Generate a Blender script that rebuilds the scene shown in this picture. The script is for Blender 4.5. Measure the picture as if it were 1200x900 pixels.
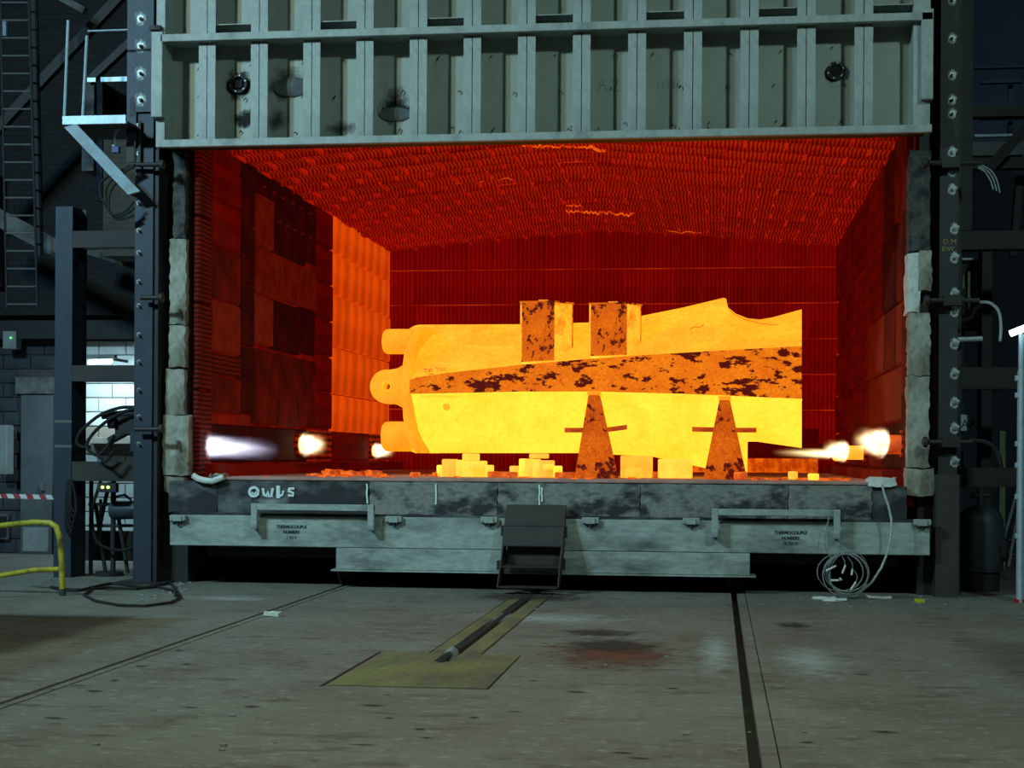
import bpy, bmesh, math, random
from mathutils import Vector, Matrix, Euler
random.seed(7)
for o in list(bpy.data.objects): bpy.data.objects.remove(o)
scene = bpy.context.scene
COL = scene.collection
R = math.radians

# ------------------------------------------------------------------ camera
F = 1860.0                       # focal length in pixels of a 1200 x 900 frame
YAW, ROLL, CAMH, HOR = R(7.35), R(0.34), 1.6, 534.0
cam = bpy.data.cameras.new('camera'); cam_o = bpy.data.objects.new('camera', cam)
COL.objects.link(cam_o)
cam.sensor_width = 36.0; cam.lens = 36.0 * F / 1200; cam.sensor_fit = 'HORIZONTAL'
cam.shift_y = (HOR - 450) / 1200
cam.clip_end = 300
fw = Vector((-math.sin(YAW), math.cos(YAW), 0))
r0 = Vector((math.cos(YAW), math.sin(YAW), 0)); u0 = Vector((0, 0, 1))
rt = r0 * math.cos(ROLL) + u0 * math.sin(ROLL)
up = u0 * math.cos(ROLL) - r0 * math.sin(ROLL)
mw = Matrix(((rt.x, up.x, -fw.x, 0), (rt.y, up.y, -fw.y, 0), (rt.z, up.z, -fw.z, CAMH), (0, 0, 0, 1)))
cam_o.matrix_world = mw
scene.camera = cam_o

def ray(px, py): return fw + rt * ((px - 600) / F) + up * ((HOR - py) / F)
C0 = Vector((0, 0, CAMH))
def at(px, py, Y): d = ray(px, py); return C0 + d * (Y / d.y)
def atX(px, py, X): d = ray(px, py); return C0 + d * (X / d.x)
def atZ(px, py, Z=0.0): d = ray(px, py); return C0 + d * ((Z - CAMH) / d.z)
def XZ(px, py, Y): p = at(px, py, Y); return p.x, p.z

# ------------------------------------------------------------------ world, lamps of the hall, exposure
w = bpy.data.worlds.new('hall_gloom'); scene.world = w; w.use_nodes = True
w.node_tree.nodes['Background'].inputs[0].default_value = (0.35, 0.62, 0.8, 1)
w.node_tree.nodes['Background'].inputs[1].default_value = 0.0025
vs = scene.view_settings
vs.view_transform = 'Standard'; vs.look = 'None'; vs.gamma = 1; vs.use_curve_mapping = False; vs.exposure = 0.0

def area(name, loc, tgt, power, col, sx, sy=None, spread=180):
    l = bpy.data.lights.new(name, 'AREA'); l.energy = power; l.color = col
    l.shape = 'RECTANGLE'; l.size = sx; l.size_y = sy or sx; l.spread = R(spread)
    o = bpy.data.objects.new(name, l); COL.objects.link(o); o.location = loc
    o.rotation_euler = (Vector(tgt) - Vector(loc)).to_track_quat('-Z', 'Y').to_euler()
    return o
area('high_bay_lamp_blue', (-14.0, 7.0, 11.0), (-5.8, 18.0, 3), 420, (0.28, 0.66, 1.0), .7, spread=100)
area('high_bay_lamp_left', (-12.6, 6.2, 11.5), (-4.5, 17.5, 2.5), 340, (0.74, 1.0, 0.84), .7, spread=100)
area('high_bay_lamp_right', (7.0, 5.0, 11.0), (-1.5, 17.0, 2.5), 200, (0.62, 1.0, 0.93), .8, spread=100)
area('high_bay_lamp_floor', (-1.5, 4.5, 11.0), (-1.5, 8.5, 0), 150, (0.90, 1.0, 0.76), 1.2, spread=95)

# ------------------------------------------------------------------ helpers
def S(r, g, b):
    f = lambda c: (c / 255 / 12.92) if c / 255 <= 0.04045 else ((c / 255 + 0.055) / 1.055) ** 2.4
    return (f(r), f(g), f(b))
def c4(c): return (c[0], c[1], c[2], 1)

class MB:
    def __init__(s): s.v = []; s.f = []
    def add(s, vs, fs):
        n = len(s.v); s.v += [Vector(v) for v in vs]; s.f += [tuple(i + n for i in f) for f in fs]; return s
    def box(s, x0, x1, y0, y1, z0, z1, M=None):
        vs = [Vector((x, y, z)) for x in (x0, x1) for y in (y0, y1) for z in (z0, z1)]
        if M: vs = [M @ v for v in vs]
        return s.add(vs, [(0,1,3,2),(4,6,7,5),(0,4,5,1),(2,3,7,6),(0,2,6,4),(1,5,7,3)])
    def prism(s, pts, vec):                      # planar outline pushed along vec
        n = len(pts); vec = Vector(vec)
        vs = [Vector(p) for p in pts] + [Vector(p) + vec for p in pts]
        return s.add(vs, [tuple(range(n - 1, -1, -1)), tuple(range(n, 2 * n))] + [(i, (i + 1) % n, n + (i + 1) % n, n + i) for i in range(n)])
    def rings(s, rings, cap=True):
        n = len(rings[0]); vs = [p for r in rings for p in r]; fs = []
        for k in range(len(rings) - 1):
            for i in range(n):
                j = (i + 1) % n
                fs.append((k * n + i, k * n + j, (k + 1) * n + j, (k + 1) * n + i))
        if cap: fs += [tuple(range(n - 1, -1, -1)), tuple(range((len(rings) - 1) * n, len(rings) * n))]
        return s.add(vs, fs)
    def lathe(s, p0, p1, prof, n=14):            # prof: (t along axis, radius)
        p0 = Vector(p0); ax = Vector(p1) - p0; q = ax.to_track_quat('Z', 'Y')
        return s.rings([[p0 + ax * t + q @ Vector((r * math.cos(2 * math.pi * i / n), r * math.sin(2 * math.pi * i / n), 0)) for i in range(n)] for t, r in prof])
    def cyl(s, p0, p1, r, n=12): return s.lathe(p0, p1, [(0, r), (1, r)], n)
    def tube(s, pts, r, n=8, closed=False, flat=None):
        pts = [Vector(p) for p in pts]; rs = []; nrm = None; m = len(pts)
        for i, p in enumerate(pts):
            a = pts[i - 1] if (i > 0 or closed) else p; b = pts[(i + 1) % m] if (i < m - 1 or closed) else p
            t = (b - a).normalized()
            if nrm is None:
                nrm = t.cross(Vector((0, 0, 1)));
                if nrm.length < 1e-3: nrm = t.cross(Vector((0, 1, 0)))
            nrm = (nrm - t * nrm.dot(t)).normalized(); bn = t.cross(nrm)
            ring = [nrm * (r * math.cos(2 * math.pi * k / n)) + bn * (r * math.sin(2 * math.pi * k / n)) for k in range(n)]
            if flat is not None: ring = [Vector((q.x, q.y * flat, q.z)) for q in ring]
            rs.append([p + q for q in ring])
        if closed: rs.append(rs[0])
        return s.rings(rs, not closed)
    def build(s, name, mat, parent=None, bevel=0, smooth=False, origin=None, seg=1):
        lo = Vector([min(v[i] for v in s.v) for i in range(3)]); hi = Vector([max(v[i] for v in s.v) for i in range(3)])
        c = Vector(origin) if origin is not None else Vector(((lo.x + hi.x) / 2, (lo.y + hi.y) / 2, lo.z))
        me = bpy.data.meshes.new(name); me.from_pydata([v - c for v in s.v], [], s.f); me.update()
        bm = bmesh.new(); bm.from_mesh(me); bmesh.ops.recalc_face_normals(bm, faces=bm.faces); bm.to_mesh(me); bm.free()
        return mobj(name, me, mat, c, parent, bevel, smooth, seg)

def wloc(o):
    p = Vector(o.location)
    while o.parent: o = o.parent; p += Vector(o.location)
    return p
def mobj(name, me, mat, loc, parent=None, bevel=0, smooth=False, seg=1):
    o = bpy.data.objects.new(name, me); COL.objects.link(o)
    if mat and not me.materials: me.materials.append(mat)
    if parent: o.parent = parent; o.location = Vector(loc) - wloc(parent)
    else: o.location = loc
    if smooth:
        for p in me.polygons: p.use_smooth = True
        try: me.set_sharp_from_angle(angle=R(40))
        except Exception: pass
    if bevel:
        m = o.modifiers.new('bevel', 'BEVEL'); m.width = bevel; m.segments = seg; m.limit_method = 'ANGLE'
    return o
def tag(o, label, cat, group=None):
    o['label'] = label; o['category'] = cat
    if group: o['group'] = group
    return o
def thing(name, label, cat, loc, group=None):
    o = bpy.data.objects.new(name, None); COL.objects.link(o); o.location = loc; o.empty_display_size = 0.1
    return tag(o, label, cat, group)
def struct(o, label=None):
    o['kind'] = 'structure'
    if label: o['label'] = label
    return o
def bx(name, mat, x0, x1, y0, y1, z0, z1, parent=None, bevel=0.0):
    return MB().box(x0, x1, y0, y1, z0, z1).build(name, mat, parent, bevel)
def pbox(name, mat, px0, px1, py0, py1, Y, depth, parent=None, bevel=0.0):      # a box whose front face lies in plane Y
    a = at(px0, (py0 + py1) / 2, Y); b = at(px1, (py0 + py1) / 2, Y); m = (px0 + px1) / 2
    return bx(name, mat, a.x, b.x, Y, Y + depth, at(m, py1, Y).z, at(m, py0, Y).z, parent, bevel)
def rough(o, cuts, amp, seed=0, zlock=None):      # hewn, lumpy surface
    bm = bmesh.new(); bm.from_mesh(o.data)
    for _ in range(cuts):
        L = [e for e in bm.edges if e.calc_length() > 0.09]
        if not L: break
        bmesh.ops.subdivide_edges(bm, edges=L, cuts=1, use_grid_fill=True)
    rn = random.Random(seed)
    for v in bm.verts:
        d = Vector((rn.uniform(-1, 1), rn.uniform(-1, 1), rn.uniform(-1, 1))) * amp
        if zlock is not None and v.co.z > zlock: d.z *= .2
        v.co += d
    bmesh.ops.recalc_face_normals(bm, faces=bm.faces)
    bm.to_mesh(o.data); bm.free()
    for p in o.data.polygons: p.use_smooth = True
    o.data.set_sharp_from_angle(angle=R(42))
    return o
def text(name, s, size, mat, loc, parent, extrude=0.001, rotz=0.0, rotx=math.pi / 2, sx=1.0, bold=0.0):
    cu = bpy.data.curves.new('lettering', 'FONT'); cu.body = s; cu.size = size; cu.extrude = extrude; cu.offset = bold
    cu.align_x = 'CENTER'; cu.align_y = 'CENTER'; cu.resolution_u = 3
    t = bpy.data.objects.new('lettering', cu); COL.objects.link(t)
    me = bpy.data.meshes.new_from_object(t.evaluated_get(bpy.context.evaluated_depsgraph_get()))
    bpy.data.objects.remove(t)
    me.transform(Matrix.Diagonal((sx, 1, 1, 1))); me.transform(Matrix.Rotation(rotx, 4, 'X')); me.transform(Matrix.Rotation(rotz, 4, 'Z'))
    me.materials.clear()
    return mobj(name, me, mat, loc, parent)

# ------------------------------------------------------------------ materials
class NT:
    def __init__(s, name):
        s.m = bpy.data.materials.new(name); s.m.use_nodes = True; s.t = s.m.node_tree; s.n = s.t.nodes
        s.b = s.n['Principled BSDF']; s.out = s.n['Material Output']
    def node(s, t, **k):
        n = s.n.new(t)
        for a, b in k.items(): setattr(n, a, b)
        return n
    def link(s, a, b): s.t.links.new(a, b)
    def coord(s, scale=(1, 1, 1), kind='Object'):
        tc = s.node('ShaderNodeTexCoord'); mp = s.node('ShaderNodeMapping'); mp.inputs['Scale'].default_value = scale
        s.link(tc.outputs[kind], mp.inputs[0]); return mp.outputs[0]
    def noise(s, co, scale, detail=5, rough=.55):
        n = s.node('ShaderNodeTexNoise'); n.inputs['Scale'].default_value = scale; n.inputs['Detail'].default_value = detail
        n.inputs['Roughness'].default_value = rough; s.link(co, n.inputs['Vector']); return n.outputs['Fac']
    def ramp(s, fac, stops):
        r = s.node('ShaderNodeValToRGB'); e = r.color_ramp.elements
        while len(e) < len(stops): e.new(0.5)
        for k, (p, c) in enumerate(stops): e[k].position = p; e[k].color = c4(c) if not isinstance(c, (int, float)) else (c, c, c, 1)
        s.link(fac, r.inputs[0]); return r.outputs[0]
    def mix(s, fac, a, b, mode='MIX'):
        m = s.node('ShaderNodeMix', data_type='RGBA', blend_type=mode)
        for i, x in ((0, fac), (6, a), (7, b)):
            if isinstance(x, (int, float)): m.inputs[i].default_value = x if i == 0 else (x, x, x, 1)
            elif isinstance(x, tuple): m.inputs[i].default_value = c4(x)
            else: s.link(x, m.inputs[i])
        return m.outputs[2]
    def math(s, op, a, b=0.0, c=None, clamp=False):
        m = s.node('ShaderNodeMath', operation=op, use_clamp=clamp)
        for i, x in ((0, a), (1, b), (2, c)):
            if x is None: continue
            if isinstance(x, (int, float)): m.inputs[i].default_value = x
            else: s.link(x, m.inputs[i])
        return m.outputs[0]
    def bump(s, h, strength=.3, dist=.02):
        b = s.node('ShaderNodeBump'); b.inputs['Strength'].default_value = strength; b.inputs['Distance'].default_value = dist
        s.link(h, b.inputs['Height']); s.link(b.outputs[0], s.b.inputs['Normal'])
    def obj_random(s):
        return s.node('ShaderNodeObjectInfo').outputs['Random']
    def wave(s, co, scale, axis='X', dist=2.0, dscale=1.0):
        wv = s.node('ShaderNodeTexWave', wave_type='BANDS', bands_direction=axis); wv.inputs['Scale'].default_value = scale
        wv.inputs['Distortion'].default_value = dist; wv.inputs['Detail'].default_value = 2; wv.inputs['Detail Scale'].default_value = dscale
        s.link(co, wv.inputs['Vector']); return wv.outputs['Fac']

def paint(name, col, dirt=None, scale=3.0, amount=(.45, .75), rough=.6, metal=0.0, bump=.15, stretch=(1, 1, 1), var=.12):
    t = NT(name); co = t.coord(stretch)
    col = tuple(col); dirt = dirt or tuple(c * .45 for c in col)
    n1 = t.noise(co, scale, 7, .62); n2 = t.noise(co, scale * 7, 4)
    base = t.mix(t.ramp(n1, [(amount[0], 0.0), (amount[1], 1.0)]), col, dirt)
    base = t.mix(var * 2, base, t.ramp(n2, [(.3, .35), (.7, .9)]), 'MULTIPLY')
    t.link(base, t.b.inputs['Base Color']); t.b.inputs['Roughness'].default_value = rough; t.b.inputs['Metallic'].default_value = metal
    if bump: t.bump(n2, bump, .01)
    return t.m

def hot(name, emit, emit2=None, scale=3.0, ramp=(.4, .6), albedo=(.35, .10, .04), pleat=None, rand=0.0, spots=None, bump=.2, stretch=(1, 1, 1), pl=(.72, 1.35), fine=None):
    t = NT(name); co = t.coord(stretch)
    col = t.mix(t.ramp(t.noise(co, scale, 6, .6), [(ramp[0], 0.0), (ramp[1], 1.0)]), emit, emit2 or emit)
    if spots:                                   # patches of cooler scale
        sc, lo, hi, sp, st = spots
        co2 = t.coord(st)
        co3 = t.coord(tuple(q * .28 for q in st))
        f = t.math('ADD', t.math('MULTIPLY', t.noise(co2, sc, 6, .62), .62), t.math('MULTIPLY', t.noise(co3, sc, 3, .5), .38))
        col = t.mix(t.ramp(f, [(lo, 0.0), (hi, 1.0)]), col, sp)
    if fine:
        col = t.mix(1.0, col, t.ramp(t.noise(co, fine[0], 5, .65), [(.30, fine[1]), (.66, (1, 1, 1))]), 'MULTIPLY')
    h = None
    if pleat:
        ax, fr, ds = pleat
        h = t.wave(t.coord(), fr, ax, ds, 1.5)
        col = t.mix(1.0, col, t.ramp(h, [(0.0, pl[0]), (.75, 1.0), (1.0, pl[1])]), 'MULTIPLY')
        t.link(t.mix(1.0, albedo, t.ramp(h, [(0.0, pl[0]), (.75, 1.0), (1.0, 1.0)]), 'MULTIPLY'), t.b.inputs['Base Color'])
    if rand:
        r = t.math('MULTIPLY_ADD', t.obj_random(), 2 * rand, 1 - rand)
        v = t.node('ShaderNodeVectorMath', operation='SCALE'); t.link(col, v.inputs[0]); t.link(r, v.inputs['Scale']); col = v.outputs[0]
    if not pleat: t.b.inputs['Base Color'].default_value = c4(albedo)
    t.b.inputs['Roughness'].default_value = .9
    t.b.inputs['Specular IOR Level'].default_value = .1
    t.link(col, t.b.inputs['Emission Color']); t.b.inputs['Emission Strength'].default_value = 1.0
    if h is not None: t.bump(h, .5, .02)
    elif bump: t.bump(t.noise(co, scale * 9, 5), bump, .01)
    return t.m

def lamp_mat(name, col, s):
    t = NT(name); t.b.inputs['Base Color'].default_value = c4(col); t.b.inputs['Emission Color'].default_value = c4(col); t.b.inputs['Emission Strength'].default_value = s
    return t.m

def decal(name, col, noise_scale=5.0, soft=.5, rough=.8, hard=2.2):   # stain with ragged edges, radial in object space (unit disc)
    t = NT(name); tc = t.node('ShaderNodeTexCoord'); ln = t.node('ShaderNodeVectorMath', operation='LENGTH')
    t.link(tc.outputs['Generated'], ln.inputs[0])
    sub = t.node('ShaderNodeVectorMath', operation='SUBTRACT'); sub.inputs[1].default_value = (.5, .5, .5)
    t.link(tc.outputs['Generated'], sub.inputs[0])
    msk = t.node('ShaderNodeVectorMath', operation='LENGTH'); t.link(sub.outputs[0], msk.inputs[0])
    nz = t.noise(tc.outputs['Object'], noise_scale, 8, .7)
    a = t.math('SUBTRACT', 1.0, t.math('MULTIPLY', msk.outputs['Value'], 2.0))
    a = t.math('ADD', a, t.math('MULTIPLY', t.math('SUBTRACT', nz, .5), 1.8))
    a = t.math('MULTIPLY', t.math('SUBTRACT', a, .25), hard, clamp=True)
    edge = t.math('MULTIPLY', t.math('SUBTRACT', 1.0, t.math('MULTIPLY', msk.outputs['Value'], 2.0)), 6.0, clamp=True)
    t.link(t.math('MULTIPLY', t.math('MULTIPLY', a, edge), soft), t.b.inputs['Alpha'])
    t.b.inputs['Base Color'].default_value = c4(col); t.b.inputs['Roughness'].default_value = rough
    return t.m

M = {}
# hot things
M['upper'] = hot('hot_steel_upper', (1.45, .60, .022), (1.30, .43, .010), 1.6, (.38, .66), albedo=(.12, .05, .02), bump=.3, spots=(1.6, .56, .66, (1.6, .74, .05), (.4, .4, 1.6)), fine=(16, (.93, .74, .5)))
M['lower'] = hot('hot_steel_lower', (1.85, .94, .06), (1.65, .74, .028), 1.4, (.42, .70), albedo=(.12, .05, .02), bump=.3, spots=(1.6, .60, .70, (1.35, .50, .012), (.3, .3, 1.8)), fine=(14, (.95, .84, .6)))
M['band'] = hot('scaled_steel_band', (1.0, .26, .005), (.86, .18, .003), 3.0, (.4, .65), albedo=(.035, .008, .004), spots=(10.5, .535, .55, (.085, .002, .0005), (.6, .6, 1.3)), fine=(34, (.72, .5, .4)))
M['stand'] = hot('scaled_steel_stand', (.86, .17, .003), (.60, .085, .002), 3.0, (.4, .62), albedo=(.035, .008, .004), spots=(9.0, .535, .56, (.10, .003, .0005), (1, 1, 1)), fine=(40, (.55, .35, .3)))
M['post'] = hot('scaled_steel_post', (.88, .19, .003), (.72, .12, .002), 3.0, (.4, .65), albedo=(.035, .008, .004), spots=(13.0, .535, .555, (.09, .003, .0005), (1, 1, .8)), fine=(40, (.65, .42, .3)))
M['postside'] = hot('hot_steel_post_side', (1.5, .60, .03), (1.0, .30, .008), 4.0, (.45, .58), albedo=(.1, .05, .02), fine=(20, (.9, .7, .5)))
M['lug'] = hot('hot_steel_lug', (1.35, .48, .010), (1.15, .33, .006), 2.4, (.4, .65), albedo=(.12, .05, .02), fine=(18, (.93, .78, .5)))
M['bar'] = hot('scaled_bar', (.50, .065, .002), (.28, .02, .001), 6.0, albedo=(.08, .03, .015))
M['brick_hot'] = hot('hot_firebrick', (1.6, .74, .055), (1.4, .55, .02), 5.0, (.45, .7), albedo=(.25, .10, .04), rand=.30)
M['brick_org'] = hot('orange_firebrick', (.85, .13, .003), (.45, .04, .001), 7.0, albedo=(.25, .07, .02), rand=.15)
M['mark'] = hot('chalk_on_hot_steel', (.62, .11, .003), albedo=(.1, .05, .02))
# lining
M['lin_back'] = hot('lining_back', (.130, .0006, .0003), (.085, .0004, .0003), 1.5, albedo=(.22, .015, .005), pleat=('X', 3.9, 1.6), rand=.20, pl=(.66, 1.35))
M['lin_top'] = hot('lining_ceiling', (.15, .0030, .0004), (.07, .0006, .0003), 1.2, albedo=(.58, .066, .008), pleat=('X', 5.6, 2.6), rand=.22, pl=(.28, 1.7))
M['seam'] = hot('glowing_seam', (.42, .022, .0008), (.16, .003, .0005), .9, albedo=(.3, .03, .01))
M['seam_dim'] = hot('dim_seam', (.12, .002, .0005), (.04, .0006, .0004), .9, albedo=(.15, .02, .01))
M['lin_red'] = hot('lining_red', (.065, .0006, .0003), (.032, .0004, .0003), 1.8, albedo=(.10, .008, .003), rand=.2, pleat=('Z', 1.1, 3.0), pl=(.75, 1))
M['lin_brown'] = hot('lining_brown', (.070, .0036, .0010), (.032, .0010, .0005), 4.0, albedo=(.13, .024, .010), rand=.15, fine=(22, (.6, .5, .5)))
M['lin_dark'] = hot('lining_scorched', (.006, .0004, .0004), (.022, .0006, .0004), 2.4, (.45, .7), albedo=(.030, .006, .004), rand=.3)
M['lin_drip'] = hot('lining_slumped', (.010, .0004, .0003), (.062, .0016, .0005), 3.0, (.42, .68), albedo=(.06, .010, .005), stretch=(1, 1, .6))
M['lin_org'] = hot('lining_orange', (.66, .062, .0015), (.46, .034, .001), 1.3, (.38, .66), albedo=(.32, .07, .012), rand=.08, pleat=('X', .55, 1.6), pl=(.82, 1.08))
M['lin_pleat'] = hot('lining_pleated', (.040, .0011, .0006), (.020, .0006, .0004), 2.0, albedo=(.085, .015, .007), pleat=('Z', 5.4, 1.6), rand=.1, pl=(.3, 1.2))
M['lin_port'] = hot('burner_port_block', (.20, .010, .0006), (.06, .0012, .0004), 4.0, albedo=(.22, .04, .012), pleat=('Z', 3.2, .6), pl=(.15, 1.2))
M['crack'] = hot('torn_glowing_edge', (.85, .11, .003), (.4, .02, .001), 6.0, albedo=(.3, .06, .02))
M['burner'] = hot('burner_tube', (.75, .11, .002), (.30, .02, .001), 2.0, albedo=(.3, .08, .03))
M['burner_hot'] = hot('burner_tube_hot', (1.7, .62, .05), (1.5, .42, .02), 2.0, albedo=(.3, .1, .05))
M['crumb'] = hot('glowing_crumbs', (.95, .15, .003), (.25, .008, .001), 9.0, albedo=(.25, .06, .02))
# cold things
M['door'] = paint('door_grey_paint', (.40, .43, .40), (.15, .165, .155), 2.6, (.5, .82), .55, .0, .15, (1, 1, .6), .22)
M['door_panel'] = paint('door_panel_paint', (.44, .46, .40), (.27, .28, .24), 1.2, (.48, .85), .6, .0, .1, (1, 1, .35))
M['car_steel'] = paint('car_painted_steel', (.36, .42, .39), (.085, .09, .085), 2.6, (.47, .74), .6, .0, .25, (.45, 1, 1.3), .3)
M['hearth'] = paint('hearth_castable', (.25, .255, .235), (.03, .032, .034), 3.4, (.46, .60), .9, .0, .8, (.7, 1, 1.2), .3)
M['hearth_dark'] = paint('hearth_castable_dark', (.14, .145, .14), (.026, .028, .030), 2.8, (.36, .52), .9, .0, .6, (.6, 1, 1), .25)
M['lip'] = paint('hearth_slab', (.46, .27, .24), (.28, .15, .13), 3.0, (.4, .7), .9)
M['black'] = paint('sooty_steel', (.022, .021, .020), (.010, .010, .010), 2.0, rough=.6, metal=.2)
M['col'] = paint('column_steel', (.028, .040, .060), (.015, .019, .026), 1.6, rough=.55, metal=.3, stretch=(1, 1, .4))
M['col_r'] = paint('column_steel_dark', (.022, .024, .024), (.012, .012, .012), 1.6, rough=.6, metal=.2, stretch=(1, 1, .4))
M['beam'] = paint('brown_beam', (.034, .030, .025), (.018, .017, .015), 2.0, rough=.7)
M['bolt'] = paint('bolt_steel', (.35, .36, .34), (.08, .08, .08), 20.0, rough=.4, metal=.5)
M['splash'] = decal('white_paint_splash', (.62, .68, .66), 22.0, .75, .7, 3.0)
M['jamb'] = paint('jamb_castable', (.40, .40, .33), (.11, .095, .06), 3.2, (.42, .68), .95, .0, 1.0, (1, 1, .6), .25)
M['jamb_dark'] = paint('jamb_castable_sooty', (.09, .095, .085), (.02, .02, .02), 5.0, (.38, .6), .95, .0, 1.0)
M['fibre'] = paint('white_fibre', (.70, .74, .70), (.4, .4, .36), 8.0, rough=.95)
M['white'] = paint('white_marker_paint', (.70, .80, .80), (.5, .58, .58), 9.0, rough=.8, bump=0)
M['ink'] = paint('black_stencil_ink', (.012, .014, .014), rough=.8, bump=0)
M['faint'] = paint('faint_chalk', (.20, .22, .20), rough=.9, bump=0)
M['chalky'] = paint('yellow_chalk', (.30, .24, .06), rough=.9, bump=0)
M['step'] = paint('step_steel', (.026, .021, .016), (.012, .010, .008), 3.0, rough=.7)
M['yellow'] = paint('yellow_rail_paint', (.42, .36, .02), (.08, .07, .02), 6.0, (.5, .68), .5)
M['rubber'] = paint('black_rubber', (.010, .010, .011), rough=.85)
M['cable'] = paint('braided_cable', (.52, .56, .52), (.25, .27, .25), 30.0, rough=.6)
M['wire'] = paint('thin_grey_wire', (.28, .31, .30), (.12, .13, .12), 30.0, rough=.5)
M['galv'] = paint('galvanised_rail', (.44, .56, .64), (.35, .38, .4), 6.0, rough=.45, metal=.3)
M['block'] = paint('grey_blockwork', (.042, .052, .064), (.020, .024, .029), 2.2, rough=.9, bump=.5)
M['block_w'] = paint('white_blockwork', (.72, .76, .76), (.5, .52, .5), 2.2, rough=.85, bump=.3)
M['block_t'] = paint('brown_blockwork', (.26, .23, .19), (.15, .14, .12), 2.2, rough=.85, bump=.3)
M['mortar'] = paint('mortar', (.07, .075, .08), rough=.95)
M['drk'] = paint('dark_steelwork', (.018, .020, .021), (.009, .010, .010), 2.0, rough=.7)
M['girder'] = paint('pale_girder', (.15, .16, .155), (.035, .035, .035), 2.2, (.42, .62), rough=.8)
M['grey_box'] = paint('grey_enamel', (.28, .31, .31), (.18, .2, .2), 4.0, rough=.5)
M['doorgrey'] = paint('teal_grey_door', (.085, .10, .11), (.055, .065, .07), 1.6, rough=.55)
M['tank'] = paint('blue_grey_tank', (.040, .056, .070), (.016, .022, .028), 3.0, rough=.5)
M['bluewall'] = paint('blue_sheet', (.016, .026, .052), (.008, .013, .026), 1.0, rough=.7, stretch=(1, 1, .3))
M['bluebar'] = paint('pale_blue_bar', (.42, .52, .66), (.3, .36, .45), 3.0, rough=.4)
M['greenslat'] = paint('pale_green_slat', (.22, .27, .12), (.06, .08, .04), 5.0, rough=.6)
M['post_white'] = paint('pale_post_paint', (.55, .57, .50), (.30, .26, .20), 4.0, (.55, .72), rough=.5)
M['tape_w'] = paint('tape_white', (.75, .78, .78), rough=.5, bump=0)
M['tape_r'] = paint('tape_red', (.42, .04, .05), rough=.5, bump=0)
M['sign'] = paint('sign_white', (.75, .78, .78), rough=.5, bump=0)
M['sign_b'] = paint('sign_blue', (.015, .03, .16), rough=.5, bump=0)
M['sign_g'] = paint('vivid_leaf', (.50, .55, .02), rough=.6)
M['red_bit'] = paint('red_plastic', (.5, .02, .02), rough=.5)
M['tube_l'] = lamp_mat('fluorescent_tube', (.75, .95, 1.0), 9.0)
M['led_y'] = lamp_mat('indicator_lamp', (.75, .95, .25), 1.6)
M['led_g'] = lamp_mat('green_indicator', (.1, 1.0, .3), 1.0)
M['yel_plate'] = paint('worn_yellow_plate', (.20, .195, .075), (.10, .10, .068), 2.4, (.42, .66), .75, .0, .2, (1, .5, 1), .25)
M['scorch'] = decal('scorch', (.012, .013, .012), 9.0, .95, .9, 2.6)
M['scorch_soft'] = decal('scorch_soft', (.05, .052, .048), 7.0, .75, .9, 1.6)
M['rust_stain'] = decal('rust_stain', (.16, .045, .025), 4.0, .8, .85, 1.8)
M['dark_stain'] = decal('dark_stain', (.035, .028, .022), 5.0, .75, .85, 2.0)
M['white_stain'] = decal('white_stain', (.5, .55, .52), 4.5, .5, .85, 1.5)

def floor_mat():
    t = NT('concrete_floor'); co = t.coord((1, 1, 1), 'Object'); tc = t.node('ShaderNodeNewGeometry')
    P = tc.outputs['Position']
    def sc(v):
        mp = t.node('ShaderNodeMapping'); mp.inputs['Scale'].default_value = v; t.link(P, mp.inputs[0]); return mp.outputs[0]
    a = t.noise(sc((1, 1, 1)), .55, 6, .6); b = t.noise(sc((1, .5, 1)), 5.0, 8, .7); c = t.noise(sc((1, .35, 1)), 1.6, 9, .72); d = t.noise(P, 60, 3)
    base = t.mix(t.ramp(a, [(.35, 0.0), (.68, 1.0)]), (.185, .188, .152), (.138, .122, .100))
    base = t.mix(t.ramp(c, [(.54, 0.0), (.72, .55)]), base, (.235, .25, .235))
    base = t.mix(t.ramp(b, [(.60, 0.0), (.70, .8)]), base, (.075, .062, .05))
    e_ = t.noise(sc((1, 1.6, 1)), 7.5, 10, .75)
    base = t.mix(t.ramp(e_, [(.53, 0.0), (.64, .8)]), base, (.29, .30, .265))
    base = t.mix(t.ramp(t.noise(sc((.55, 1.3, 1)), 3.0, 9, .72), [(.53, 0.0), (.66, .85)]), base, (.078, .062, .050))
    base = t.mix(.5, base, t.ramp(d, [(.3, .62), (.7, 1.0)]), 'MULTIPLY')
    t.link(base, t.b.inputs['Base Color']); t.b.inputs['Roughness'].default_value = .75; t.b.inputs['Specular IOR Level'].default_value = .3
    t.bump(b, .12, .01)
    return t.m
M['floor'] = floor_mat()
M['pit'] = paint('rail_gravel', (.030, .030, .028), (.12, .12, .10), 9.0, (.55, .72), .95, .0, 1.0)

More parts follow.
